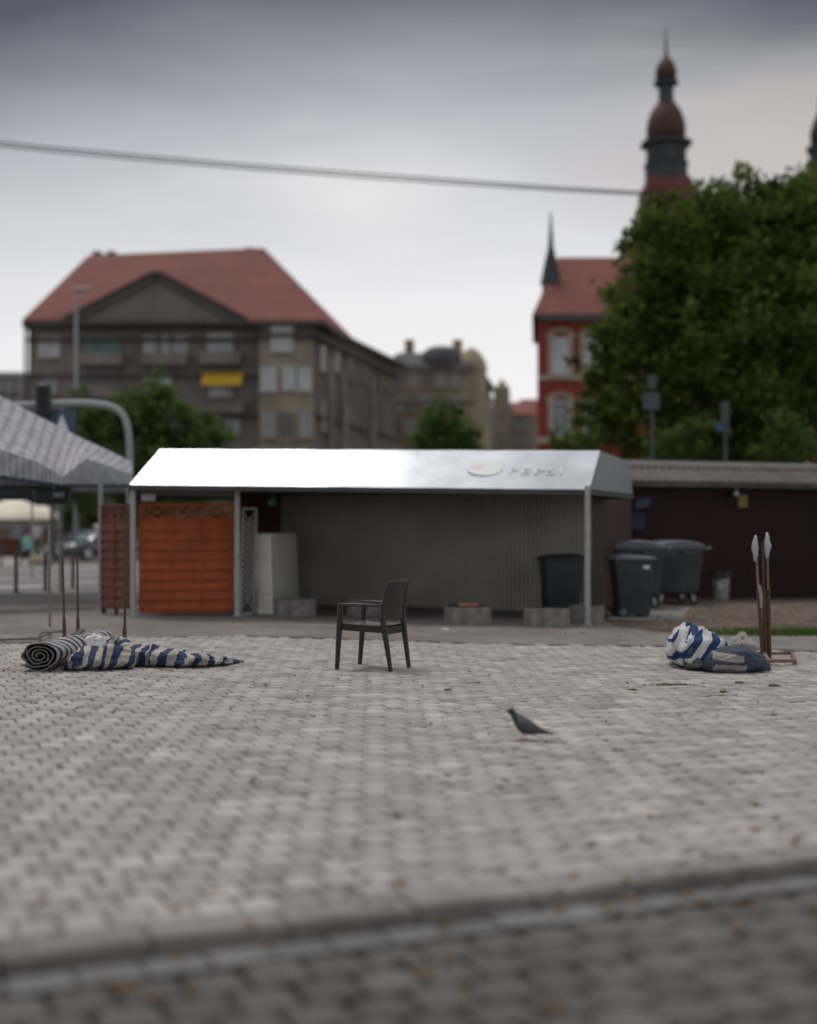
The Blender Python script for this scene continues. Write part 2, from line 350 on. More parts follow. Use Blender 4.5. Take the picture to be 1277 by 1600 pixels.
def stones(name, m, cells, zf, h, cut=.02, chamf=.007):
    """cells: (cx, cy, lx, ly) in kerb coordinates -> one mesh of bevelled setts"""
    b = MB(); tone = []
    V = []; Fc = []
    for s, d, lx, ly in cells:
        k = len(V); z = random.gauss(0, .0022); tx = random.gauss(0, .014); ty = random.gauss(0, .014); tv = min(1, max(0, random.gauss(.5, .22)))
        x, y = lx / 2, ly / 2; c2 = cut * random.uniform(.7, 1.3)
        for ins, dz in ((0, -h), (0, -chamf), (chamf, 0)):
            X, Y = x - ins, y - ins
            for px, py in ((X - c2, -Y), (X, -Y + c2), (X, Y - c2), (X - c2, Y), (-X + c2, Y), (-X, Y - c2), (-X, -Y + c2), (-X + c2, -Y)):
                wx, wy = kerb_pt(s + px, d + py)
                V.append((wx, wy, G(wx) + zf + dz + z + tx * px + ty * py)); tone.append(tv)
        Fc.append(tuple(range(k + 16, k + 24)))
        for q in (0, 8):
            for i in range(8): j = (i + 1) % 8; Fc.append((k + q + i, k + q + j, k + q + 8 + j, k + q + 8 + i))
    b.v = V; b.f = Fc; b.mi = [0] * len(Fc); b.tone = tone
    return tagit(b.build(name, m), kind='structure')
SL, SW = .162, .192
cells = []
for r in range(0, 95):
    d = .20 + SW * (r + .5)
    for q in range(-75, 95):
        s = SL * q + (SL / 2 if r % 2 else 0)
        x, y = kerb_pt(s, d)
        if abs(x) > y * .33 + 1.6 + max(0, 6 - y) * .15 or y > yb(x) - .05: continue
        cells.append((s, d, SL - .010 + random.uniform(-.006, .004), SW - .010 + random.uniform(-.006, .004)))
stones('plaza_paving', M['sett'], cells, 0, .02, cut=.023, chamf=.009)
stones('kerb', M['kerb'], [(s * .5 + .25, .10, .49, .19) for s in range(-14, 30)], .004, .085, cut=.008, chamf=.012)
stones('gutter', M['gutter'], [(s * .22 + .11, -.13, .212, .145) for s in range(-20, 55)], -.048, .02, cut=.01, chamf=.006)
cells = []
for r in range(0, 40):
    d = -.32 - .20 * r
    for q in range(-30, 60):
        s = .21 * q + (.105 if r % 2 else 0); x, y = kerb_pt(s, d)
        if abs(x) > max(y, 0) * .33 + 2.2: continue
        cells.append((s, d, .20 + random.uniform(-.01, .003), .19 + random.uniform(-.01, .003)))
stones('road_setts', M['road_sett'], cells, -.054, .02, cut=.03, chamf=.012)
# left road, pavement, markings
sheet('sidewalk', UL([(-260, 960), (-260, 931), (160, 926), (260, 930), (300, 951), (160, 951)]), .006, M['sidewalk'])
sheet('street', UL([(-260, 930), (-260, 887), (400, 878), (400, 930)]), .010, M['asphalt'])
sheet('sidewalk', UL([(-260, 886.5), (-260, 872), (90, 868), (80, 884)]), .012, M['sidewalk'])
mk = MB()
for q in ([(-60, 919), (30, 915.5), (82, 914.5), (82, 917), (30, 919.5), (-60, 923)], [(-60, 908), (155, 897), (155, 898.2), (-60, 910)], [(20, 890), (200, 884), (200, 885.6), (20, 891.6)],
          [(100, 891), (200, 888.5), (200, 890), (100, 892.5)], [(90, 912), (150, 909.5), (150, 911.5), (90, 914)]):
    mk.add([(x, y, G(x) + .014) for x, y in UL(q)], [tuple(range(len(q)))])
tagit(mk.build('road_markings', M['roadpaint']), kind='structure')
# right: tarred path, dirt yard, slab, grass
sheet('path', UL([(960, 1008), (985, 992), (1060, 994), (1500, 994), (1500, 1016), (1277, 1016)]), .005, M['tar'])
sheet('dirt_ground', UL([(930, 962), (960, 977), (1010, 984), (1060, 989), (1277, 991), (1600, 991), (1600, 925), (940, 925)]), .009, M['dirt'])
sheet('concrete_slab', UL([(950, 969), (1032, 971), (1068, 966), (1078, 950), (960, 950)]), .014, M['slab'])

def scatter(name, n, fn, m, size, lab=None, flat=True):
    b = MB(); tone = []
    for i in range(n):
        x, y, z = fn(i); a = random.uniform(0, 6.28); s = size * random.uniform(.6, 1.4); t = random.random()
        tl = random.uniform(-.35, .35)
        ca, sa = math.cos(a), math.sin(a)
        pts = [(-s, 0, 0), (-.2 * s, -.42 * s, tl * s * .6), (s, 0, tl * s), (-.2 * s, .42 * s, -tl * s * .4 + abs(tl) * s * .5)]
        b.add([(x + u * ca - v * sa, y + u * sa + v * ca, z + max(0, q) + .003) for u, v, q in pts], [(0, 1, 2, 3)]); tone += [t] * 4
    b.tone = tone; return b.build(name, m)
def leafpos(i):
    while True:
        if i < 260: y = random.uniform(4.8, 17); x = random.uniform(-.36, .36) * y
        elif i < 400: px = random.uniform(-60, 1300); q = K0 + kd * random.uniform(-1, 5) + kn * random.gauss(-.1, .3); x, y = q.x, q.y
        else: y = random.uniform(17, 24); x = random.uniform(-.36, .4) * y
        p = Vector((x, y)) - K0; d = p.dot(kn)
        return (x, y, G(x) + (-.050 if d < 0 else .004))
tagit(scatter('fallen_leaves', 620, leafpos, M['fallen'], .034), 'small dry brown and yellow leaves scattered over the paving', 'leaves', kind='stuff')
def roadleaf(i):
    q = K0 + kd * random.uniform(-1, 5) + kn * random.uniform(-1.4, -.25); return (q.x, q.y, G(q.x) - .050)
tagit(scatter('fallen_leaves', 55, roadleaf, M['fallen'], .042), 'larger fallen leaves lying on the dark road setts in front of the kerb', 'leaves', kind='stuff')
def yardleaf(i):
    p = U(random.uniform(1010, 1330), random.uniform(938, 989)); return (p.x, p.y, G(p.x) + .012)
tagit(scatter('leaf_litter', 2600, yardleaf, M['fallen'], .035), 'brown leaf litter covering the bare dirt before the maroon hut', 'leaf litter', kind='stuff')
def grass(name, n, fn, h, lab):
    b = MB(); tone = []
    for i in range(n):
        p = fn(i); hh = h * random.uniform(.4, 1.3); a = random.uniform(0, 6.28); w2 = .006
        lx, ly = random.gauss(0, .4) * hh, random.gauss(0, .4) * hh
        b.add([(p.x - w2 * math.cos(a), p.y - w2 * math.sin(a), G(p.x)), (p.x + w2 * math.cos(a), p.y + w2 * math.sin(a), G(p.x)), (p.x + lx, p.y + ly, G(p.x) + hh)], [(0, 1, 2)]); tone += [random.random()] * 3
    b.tone = tone; return tagit(b.build(name, M['grassm']), lab, 'grass', kind='stuff')
def g1(i):
    px = 1420 - 270 * random.random() ** 1.6 if random.random() < .93 else random.uniform(1060, 1170)
    return U(px, random.gauss(991, 1.6))
grass('grass', 11000, g1, .085, 'strip of green grass along the edge of the dirt yard')
spots = [(1050, 1071, 22, .8), (988, 1079, 5, 1), (1155, 1068, 5, .8), (1210, 1072, 6, .8), (1130, 1082, 4, .6), (700, 1079, 3, .5)]
def g2(i):
    s = spots[min(len(spots) - 1, int(random.random() ** 1.8 * len(spots)))]; return U(random.gauss(s[0], s[2] * .8), random.gauss(s[1], s[3] * .7))
grass('grass_tufts', 600, g2, .02, 'tiny green tufts growing in the paving joints in front of the canvas heap')

# ---------------------------------------------------------------- chair
def build_chair():
    A = U(527, 1045)
    th = R(25); fwd = Vector((-math.cos(th), math.sin(th), 0)); sd_ = Vector((math.sin(th), math.cos(th), 0))
    O = A - fwd * .29 + sd_ * .25
    e = empty('chair', (O.x, O.y, G(O.x)), math.atan2(fwd.y, fwd.x), label='dark brown woven plastic armchair standing alone on the paved square', cat='chair')
    # local: +x forward; +y left of sitter. camera side is +y or -y depending; geometry symmetric
    def path_loft(b, pts, sizes):
        rings = []
        for (x, y, z), (wx, wy) in zip(pts, sizes):
            wx *= 1.12; wy *= 1.12; c2 = min(wx, wy) * .28; X, Y = wx / 2, wy / 2
            rings.append([Vector((x + u, y + v, z)) for u, v in ((X - c2, -Y), (X, -Y + c2), (X, Y - c2), (X - c2, Y), (-X + c2, Y), (-X, Y - c2), (-X, -Y + c2), (-X + c2, -Y))])
        b.loft(rings)
    for s in (-1, 1):
        b = MB(); path_loft(b, [(.29, s * .255, 0), (.275, s * .258, .2), (.258, s * .262, .43), (.25, s * .265, .56), (.245, s * .265, .648)], [(.036, .036), (.044, .042), (.052, .046), (.05, .044), (.046, .042)])
        b.build('front_leg', M['chair'], e, world=False, angle=40)
        b = MB(); path_loft(b, [(-.30, s * .215, 0), (-.27, s * .222, .2), (-.235, s * .23, .42), (-.222, s * .235, .52), (-.226, s * .235, .64), (-.25, s * .225, .78), (-.285, s * .21, .893)],
                                [(.036, .034), (.044, .038), (.056, .042), (.052, .04), (.045, .036), (.038, .034), (.03, .03)])
        b.build('rear_leg', M['chair'], e, world=False, angle=40)
        b = MB()
        rings = []
        for x, z, wd, hh in ((.275, .655, .048, .022), (.24, .662, .056, .03), (.1, .664, .05, .03), (-.08, .662, .042, .028), (-.222, .658, .036, .028)):
            X, Z = wd / 2, hh / 2; y = s * (.262 if x > 0 else .25)
            rings.append([Vector((x, y + u, z + v)) for u, v in ((-X, -Z), (X, -Z), (X, Z * .5), (X * .7, Z), (-X * .7, Z), (-X, Z * .5))])
        b.loft(rings); b.build('armrest', M['chair'], e, world=False, angle=50)
    # seat pan with a slight dish, and its apron
    b = MB(); n = 12; vs = []; fs = []
    for i in range(n + 1):
        for j in range(n + 1):
            u = i / n; v = j / n * 2 - 1; x = -.23 + u * .50; wd = .205 + .04 * u
            z = .452 + .014 * u + .012 * (v * v) - .014 * math.sin(u * math.pi) + (-.02 if u > .97 else 0)
            vs.append((x, v * wd, z))
    for i in range(n):
        for j in range(n): k = i * (n + 1) + j; fs.append((k, k + 1, k + n + 2, k + n + 1))
    b.add(vs, fs); b.build('seat', M['seat'], e, world=False, smooth=True)
    b = MB()
    for s in (-1, 1):
        b.bar((.245, s * .248, .435), (-.225, s * .218, .415), .02, .068)
    b.bar((.255, -.245, .435), (.255, .245, .435), .02, .06)
    b.bar((-.235, -.215, .40), (-.235, .215, .40), .02, .07)
    b.build('seat_frame', M['weave'], e, world=False)
    # woven back panel, curved
    b = MB(); n = 10; F1 = []; 
    for off in (.008, -.008):
        for i in range(n + 1):
            for j in range(n + 1):
                u = i / n; v = j / n * 2 - 1; z = .515 + u * .375; wd = .225 - .018 * u
                x = -.222 - .004 * u - .062 * u * u - .03 * (1 - v * v) + off + (.012 if u > .95 else 0) * 0
                F1.append((x, v * wd, z + .006 * (1 - v * v) * u))
    nn = (n + 1) ** 2; fs = []
    for i in range(n):
        for j in range(n):
            k = i * (n + 1) + j; fs += [(k, k + 1, k + n + 2, k + n + 1), (nn + k, nn + k + n + 1, nn + k + n + 2, nn + k + 1)]
    edge = [j for j in range(n)] ; 
    for j in range(n): fs.append((j, nn + j, nn + j + 1, j + 1)); t = n * (n + 1) + j; fs.append((t, t + 1, nn + t + 1, nn + t))
    b.add(F1, fs); b.build('backrest', M['weave'], e, world=False, smooth=True, angle=50)
    b = MB(); b.tube([(-.285 - .03 * (1 - v * v), v * .21, .893 + .006 * (1 - v * v)) for v in [q / 5 - 1 for q in range(11)]], .014, 8); b.build('top_rail', M['chair'], e, world=False, smooth=True)
build_chair()

# ---------------------------------------------------------------- pigeon
def build_pigeon():
    O = U(815, 1157)
    e = empty('pigeon', (O.x, O.y, O.z), R(172), label='dark grey pigeon walking on the pavers in front of the chair', cat='bird')
    # local +x = heading (to the left of the picture); sections: x, z, half-height, half-width
    secs = [(.098, .196, .004, .004), (.090, .199, .012, .011), (.078, .201, .021, .018), (.064, .192, .025, .020), (.054, .174, .031, .024), (.044, .153, .043, .032), (.030, .131, .054, .044), (.008, .114, .060, .052), (-.020, .103, .058, .054),
            (-.055, .092, .050, .050), (-.09, .080, .037, .040), (-.125, .068, .021, .030), (-.17, .058, .010, .024), (-.215, .049, .004, .020)]
    b = MB(); rings = []; n = 14
    for i, (x, z, h, w2) in enumerate(secs):
        tl = max(0, min(1, (6 - i) / 4)) * .9
        rings.append([Vector((x + math.sin(a) * h * math.sin(tl) * -0.5, math.cos(a) * w2, z + math.sin(a) * h)) for a in [2 * math.pi * k / n for k in range(n)]])
    b.loft(rings)
    for k in range(len(b.f)):
        b.mi[k] = 1 if k < 6 * n else 0
    b.build('body', [M['pigeon'], M['pigeonneck']], e, world=False, smooth=True)
    b = MB(); b.tube([(.096, 0, .197), (.108, 0, .194), (.117, 0, .189)], [.005, .004, .001], 6); b.build('beak', M['stoneblk'], e, world=False)
    for s in (-1, 1):
        b = MB(); rings = []
        for x, z, h, w2 in ((.03, .125, .012, .004), (0, .112, .034, .010), (-.05, .094, .036, .010), (-.10, .078, .024, .008), (-.15, .064, .012, .005), (-.185, .058, .003, .002)):
            yy = .046 if x > -.06 else .046 - (-.06 - x) * .25
            rings.append([Vector((x, s * (yy + math.cos(a) * w2), z + math.sin(a) * h)) for a in [2 * math.pi * k / 8 for k in range(8)]])
        b.loft(rings); b.build('wing', M['pigeon'], e, world=False, smooth=True)
        b = MB(); xo = .02 * s; b.tube([(-.012, s * .018, .06), (-.02 + xo * .5, s * .018, .03), (-.008 + xo, s * .018, .006)], [.007, .0035, .003], 6)
        for a in (-.5, 0, .5, 3.14): b.tube([(-.008 + xo, s * .018, .005), (-.008 + xo + .028 * math.cos(a), s * .018 + .028 * math.sin(a), .003)], [.003, .0015], 5)
        b.build('leg', M['pink'], e, world=False)
    for s in (-1, 1):
        b = MB(); b.lathe([(.0005, -.003), (.003, 0), (.0005, .003)], 6, (.082, s * .0145, .204)); b.build('eye', M['rustlight'], e, world=False)
build_pigeon()

# ---------------------------------------------------------------- pavilion
def corrugated(name, m, a, b_, z0, z1, pitch, depth, parent, th=.004):
    a = Vector(a[:2]); b_ = Vector(b_[:2]); Ln = (b_ - a).length; t = (b_ - a) / Ln; n = Vector((-t.y, t.x))
    prof = []; s = 0.0
    while s < Ln:
        for f, d in ((0, 0), (.35, 0), (.5, 1), (.85, 1)): prof.append((s + f * pitch, d * depth))
        s += pitch
    prof = [(min(x, Ln), d) for x, d in prof] + [(Ln, 0)]
    b = MB(); vs = []
    for x, d in prof:
        p = a + t * x + n * d; vs += [(p.x, p.y, z0 + G(p.x) if z0 < .5 else z0), (p.x, p.y, z1)]
    fs = [(2 * i, 2 * i + 2, 2 * i + 3, 2 * i + 1) for i in range(len(prof) - 1)]
    k = len(vs); vs2 = [(x - n.x * th, y - n.y * th, z) for x, y, z in vs]
    b.add(vs + vs2, fs + [(k + 2 * i, k + 2 * i + 1, k + 2 * i + 3, k + 2 * i + 2) for i in range(len(prof) - 1)]); return b.build(name, m, parent)
M['emblem'] = mat('emblem_white', (.74, .75, .78), .4, .02, 3)
M['pinkpaint'] = mat('pale_pink_print', (.76, .66, .66), .4, .05, 3)
def build_pavilion():
    e = empty('pavilion', (-1, 21.5, G(-1)), label='low market pavilion with pale silver vinyl roof on grey posts and corrugated rear wall', cat='pavilion')
    E = [P(203, 757, 20.4), P(921, 765, 19.8), P(989, 772, 23.0), P(700, 790, 27.5), P(204, 775, 25.5)]
    E[3].z = 2.1; E[4].z = 2.15
    T = [P(250, 702, 21.3), P(938, 704, 20.7), P(984, 722, 23.2), None, None]
    T[3] = Vector((E[3].x - .1, E[3].y - .7, 2.7)); T[4] = Vector((E[4].x + .95, E[4].y - .7, 2.75))
    # roof: front slope subdivided with slight sag between rafters
    b = MB(); nx = 40; ny = 6; vs = []; fs = []
    for i in range(nx + 1):
        for j in range(ny + 1):
            u = i / nx; v = j / ny
            p = (E[0].lerp(E[1], u)).lerp(T[0].lerp(T[1], u), v)
            sag = .010 * math.sin(math.pi * v) * abs(math.sin(u * math.pi * 5)) + .008 * noise.noise(Vector((u * 14, v * 3, 1)))
            vs.append(p + Vector((0, .9, -.5)) * sag)
    for i in range(nx):
        for j in range(ny): k = i * (ny + 1) + j; fs.append((k, k + ny + 1, k + ny + 2, k + 1))
    b.add(vs, fs, 0)
    b.add([E[4], E[0], T[0], T[4]], [(0, 1, 2, 3)], 0)
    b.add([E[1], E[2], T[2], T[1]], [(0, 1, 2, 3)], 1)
    b.add([E[2], E[3], T[3], T[2]], [(0, 1, 2, 3)], 0)
    b.add([E[3], E[4], T[4], T[3]], [(0, 1, 2, 3)], 0)
    b.add(T, [(0, 1, 2, 3, 4)], 0)
    b.build('roof', [M['roof'], M['shaded_side_flap']], e, angle=30)
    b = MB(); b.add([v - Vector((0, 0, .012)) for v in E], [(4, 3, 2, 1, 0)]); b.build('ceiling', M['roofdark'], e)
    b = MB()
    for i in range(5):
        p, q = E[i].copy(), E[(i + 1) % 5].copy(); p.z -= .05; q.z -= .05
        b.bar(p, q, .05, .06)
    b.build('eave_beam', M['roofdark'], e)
    for k, (px, py, ex) in enumerate(((208, 963, 0), (371, 963, 0), (918, 977, 0), (470, 942, 1))):
        p = U(px, py); g = G(p.x)
        if ex: continue
        b = MB(); s = .085
        b.cbox((p.x, p.y, (g + 2.13) / 2), (s, s, 2.12 - g), .008); b.cbox((p.x, p.y, g + .006), (.17, .17, .012), .003)
        for u in (-1, 1): b.bar((p.x + u * .04, p.y, g + .01), (p.x + u * .043, p.y, g + .12), .012, .06)
        b.build('post', M['galv'], e)
    A = U(440, 941); B = U(845, 958.5); C = B + (B - A).normalized() * .95
    corrugated('rear_wall', M['corr'], A, C, .03, 2.12, .082, .038, e)
    # brown end wall to the left of the corrugated one
    D = U(378, 948); b = MB()
    b.bar((D.x - .15, D.y + .5, 1.1), (A.x, A.y + .06, 1.1), .04, 2.05); b.build('end_wall', M['brown'], e)
    # right side return
    b = MB(); q = U(920, 962); r = P(985, 800, 25.5)
    b.bar((q.x + .02, q.y + .12, 1.06), (r.x, r.y, 1.06), .03, 2.05); b.build('side_wall', M['maroon'], e)
    # emblem and lettering on the roof slope
    def on_slope(px, py, off=.006):
        n_ = (E[1] - E[0]).cross(T[1] - E[1]).normalized()
        if n_.y > 0: n_ = -n_
        o = Vector((0, 0, EYE)); d = Vector(pxdir(px, py)); t = (E[1] - o).dot(n_) / d.dot(n_); return o + d * t + n_ * off, n_
    b = MB(); c_, n_ = on_slope(757, 732); b.add([on_slope(757 + 28 * math.cos(a), 732 - 11.5 * math.sin(a))[0] for a in [2 * math.pi * k / 32 for k in range(32)]], [tuple(range(32))]); em = b.build('emblem', M['emblem'], e)
    b = MB(); pts = [on_slope(750 + x, 732 - y, .009)[0] for x, y in ((-15, 1), (-10, 5), (-2, 6.5), (6, 5), (8, 2), (0, 0), (-8, -1))]; b.add(pts, [tuple(range(7))]); b.build('emblem_patch', M['pinkpaint'], em)
    cu = bpy.data.curves.new('lettering', 'FONT'); cu.body = 'PEPSI'; cu.size = .26; cu.extrude = .002; cu.shear = .15; cu.space_character = 1.25
    to = bpy.data.objects.new('tmp', cu); COL.objects.link(to); dg = bpy.context.evaluated_depsgraph_get(); me = bpy.data.meshes.new_from_object(to.evaluated_get(dg)); bpy.data.objects.remove(to)
    me.name = 'lettering'; me.materials.clear(); me.materials.append(M['emblem'])
    p, n_ = on_slope(792, 741, .006); q, _ = on_slope(880, 741, .006); xa = (q - p).normalized(); ya = n_.cross(xa).normalized(); 
    if ya.z < 0: ya = -ya
    wd = max(v.co.x for v in me.vertices); sx = (q - p).length / wd
    W = Matrix(((xa.x * sx, ya.x * 1.0, n_.x, p.x), (xa.y * sx, ya.y * 1.0, n_.y, p.y), (xa.z * sx, ya.z * 1.0, n_.z, p.z), (0, 0, 0, 1)))
    me.transform(parent_world(e) @ W); lo = bpy.data.objects.new('lettering', me); COL.objects.link(lo); lo.parent = e
build_pavilion()
# green bottle lamp and white sign hanging under the roof
e = empty('hanging_lamp', P(426, 782, 22.5), label='small green glass lamp hanging under the pavilion roof', cat='lamp')
b = MB(); b.lathe([(.01, -.10), (.06, -.08), (.08, -.02), (.06, .05), (.02, .09), (.012, .12)], 16); b.build('lamp_shade', M['greenglass'], e, world=False, smooth=True)
b = MB(); b.tube([(0, 0, .1), (0, 0, 2.1 - e.location.z)], .006, 6); b.build('cord', M['cable'], e, world=False)
b = MB(); p = P(232, 777, 21.5); b.cbox(p, (.24, .03, .13), .01)
o = b.build('sign', M['white']); tagit(o, 'small white sign hanging under the left end of the pavilion roof', 'sign')

# ---------------------------------------------------------------- wooden fence panels
def fence_panel(name, a, b_, z0, z1, m, label, top=.26, nb=9, legs=False):
    a = Vector((a.x, a.y)); b_ = Vector((b_.x, b_.y)); Ln = (b_ - a).length; c = (a + b_) / 2
    e = empty(name, (c.x, c.y, G(c.x)), math.atan2((b_ - a).y, (b_ - a).x), label=label, cat='fence panel', group='wooden screens under the pavilion')
    H = z1 - z0; h = Ln / 2; fr = MB()
    fr.cbox((-h + .022, 0, z0 + H / 2), (.044, .05, H), .004); fr.cbox((h - .022, 0, z0 + H / 2), (.044, .05, H), .004)
    for z in (z0 + .022, z1 - .022, z1 - top): fr.cbox((0, 0, z), (Ln - .09, .046, .044), .004)
    fr.build('frame', m, e, world=False)
    bh = (H - top - .06) / nb
    b = MB()
    for k in range(nb):
        z = z0 + .045 + bh * (k + .5)
        b.box((0, -.012 + random.uniform(-.002, .002), z), (Ln - .092, .014, bh + .004), rx=R(-13) , rz=random.uniform(-.004, .004))
    b.build('boards', m, e, world=False)
    b = MB()
    for x in ((-Ln / 6, Ln / 6) if Ln > 1.2 else (0,)): b.box((x, -.026, z0 + (H - top) / 2), (.03, .012, H - top - .09))
    b.build('battens', m, e, world=False)
    b = MB(); zt = z1 - .045; zb = z1 - top + .024; n = 3
    for k in range(n):
        xc = (-1 + 2 * (k + .5) / n) * (h - .05); q = .11
        for s in (-1, 1): b.bar((xc - q, s * .005, zb if s > 0 else zt), (xc + q, s * .005, zt if s > 0 else zb), .024, .010, up=(0, 1, 0))
        b.bar((xc - q - .012, 0, zb), (xc - q - .012, 0, zt), .02, .022); b.bar((xc + q + .012, 0, zb), (xc + q + .012, 0, zt), .02, .022)
    for k in range(n + 1):
        xc = (-1 + 2 * k / n) * (h - .05)
        for d in (-.07, -.035, 0, .035, .07):
            if abs(xc + d) < h - .05: b.bar((xc + d, 0, zb), (xc + d, 0, zt), .014, .018)
    b.build('lattice', m, e, world=False)
    if legs:
        for x in (-h + .05, h - .35):
            b = MB(); b.cbox((x, .0, z0 / 2), (.05, .05, z0), .004); b.build('leg', M['stoneblk'], e, world=False)
    return e
a = U(217, 962); c_ = U(366, 962)
fence_panel('fence_panel', a, c_, .055, 1.83, M['wood'], 'wide bright orange brown slatted wooden screen between two grey posts')
a = U(159, 958.5); c_ = U(203, 962)
fence_panel('fence_panel', a, c_, .10, 1.80, M['woodred'], 'narrower dark red slatted wooden screen at the left end of the pavilion', legs=True)
# trellis
a = U(376, 962); c_ = U(397, 961); th = math.atan2(c_.y - a.y, c_.x - a.x)
M['lath'] = mat('grey_lath', (.42, .43, .42), .7, .1, 5)
e = empty('trellis', (a.x, a.y, G(a.x)), th, label='narrow grey diamond lattice panel leaning beside the white cabinet', cat='trellis')
W_ = (Vector((c_.x, c_.y)) - Vector((a.x, a.y))).length; H_ = 1.76
b = MB(); 
for x in (0, W_): b.bar((x, 0, .02), (x + .05, 0, H_), .02, .03)
for z in (.03, H_): b.bar((0 + .03 * z, 0, z), (W_ + .03 * z, 0, z), .03, .03)
b.build('frame', M['galv'], e, world=False)
b = MB(); st = .10
for s in (-1, 1):
    z = -2.0
    while z < 3.5:
        # line z' = z + s*x*1.5
        x0, x1 = 0, W_; za, zb2 = z, z + s * W_ * 1.15
        if max(za, zb2) < H_ and min(za, zb2) > .03: b.bar((x0 + .03 * za, s * .006, za), (x1 + .03 * zb2, s * .006, zb2), .015, .008, up=(0, 1, 0))
        z += st
b.build('lattice', M['lath'], e, world=False)
# white cabinet
def build_cabinet():
    a = U(402, 959.5); c2 = U(427, 961); d = U(468, 944)
    e = empty('cabinet', (c2.x, c2.y, G(c2.x)), label='tall cream metal cabinet with a horizontal seam standing beside the lattice', cat='cabinet')
    A, C2, D = [Vector((v.x, v.y, 0)) for v in (a, c2, d)]; A2 = A + (D - C2)
    b = MB(); g = G(c2.x); quad = [A, C2, D, A2]; lean = Vector((-.03, 0, 0))
    ctr = sum(quad, Vector()) / 4
    def ring(z, k=1.0, l=0): return [ctr + (q - ctr) * k + lean * z + Vector((0, 0, g + z)) for q in quad]
    b.loft([ring(.0, .985), ring(.012, 1), ring(.33, 1), ring(.334, .975), ring(.342, .975), ring(.346, 1), ring(1.33, 1), ring(1.36, .97)]); b.build('body', M['cream'], e)
    b = MB(); p = A.lerp(C2, .2); b.tube([p + Vector((-.04, -.02, g + .95)), p + Vector((-.05, -.05, g + 1.0)), p + Vector((-.04, -.02, g + 1.07))], .01, 6); b.build('handle', M['steel'], e)
    b = MB(); q0, q1 = A, C2
    for k in range(1, 4):
        p = q0.lerp(q1, k / 4) + Vector((0, -.004, g)); b.bar(p + Vector((0, 0, .36)), p + Vector((-.03, 0, 1.31)), .006, .006)
    for k in range(1, 7):
        p = C2.lerp(D, k / 7) + Vector((.004, -.003, g)); b.bar(p + Vector((0, 0, .36)), p + Vector((-.03, 0, 1.31)), .008, .008)
    b.build('panel_ribs', M['cream'], e)
build_cabinet()

# ---------------------------------------------------------------- planters
def planter(px, py, wd, label, dp=.5, h=.27, rz=0, content=None):
    p = U(px, py); e = empty('planter', (p.x, p.y + dp / 2, p.z), rz, label=label, cat='planter', group='ribbed concrete planters')
    # octagon outline with vertical ribs
    def outline(k):
        X, Y = wd / 2 * k, dp / 2 * k; c2 = .13 * k
        cor = [(X - c2, -Y), (X, -Y + c2), (X, Y - c2), (X - c2, Y), (-X + c2, Y), (-X, Y - c2), (-X, -Y + c2), (-X + c2, -Y)]
        pts = []
        for i in range(8):
            a_, b2 = Vector(cor[i]), Vector(cor[(i + 1) % 8]); Ln = (b2 - a_).length; nn = max(2, round(Ln / .055)); nrm = Vector(((b2 - a_).y, -(b2 - a_).x)).normalized()
            for j in range(nn):
                for f, o_ in ((0, -.008), (.25, .004), (.75, .004)): pts.append(a_.lerp(b2, (j + f) / nn) + nrm * o_)
        return pts
    o1 = outline(1); o2 = outline(.82)
    b = MB(); V3 = lambda pts, z: [Vector((q.x, q.y, z)) for q in pts]
    n = len(o1)
    b.loft([V3(o1, 0), V3(o1, h - .008), V3([q * .985 for q in o1], h), V3([q * .82 for q in o1], h), V3([q * .80 for q in o1], h - .06)], cap=False)
    b.build('ring', M['conc'], e, world=False)
    b = MB(); b.add(V3([q * .81 for q in o1], h - .05), [tuple(range(n))]); b.build('soil', M['concdark'], e, world=False)
    return e, h
def sprig(e, x, y, z, n, r, red=False):
    b = MB(); tone = []
    for i in range(n):
        a = random.uniform(0, 6.28); q = random.random() ** .6 * r; hx, hy = x + math.cos(a) * q, y + math.sin(a) * q; hz = z + random.uniform(.01, .10) * (1.3 - q / r)
        s = random.uniform(.012, .022); d = Vector((random.gauss(0, 1), random.gauss(0, 1), random.gauss(0, .6))).normalized(); f = d.cross(Vector((0, 0, 1))).normalized()
        c2 = Vector((hx, hy, hz)); b.add([c2 - d * s, c2 + f * s * .6, c2 + d * s, c2 - f * s * .6], [(0, 1, 2, 3)]); tone += [random.random()] * 4
    b.tone = tone; return b
PT = [(459, 963, .70, 'ribbed concrete planter standing against the cream cabinet'), (571, 962, .64, 'ribbed concrete planter seen behind the armchair under its armrest'),
      (732, 977.5, .70, 'ribbed concrete planter heaped with dark stones and a broken brick'), (857, 981, .68, 'ribbed concrete planter with two small green seedlings in front of the dark bin'), (920, 975, .52, 'ribbed concrete planter behind the right front roof post')]
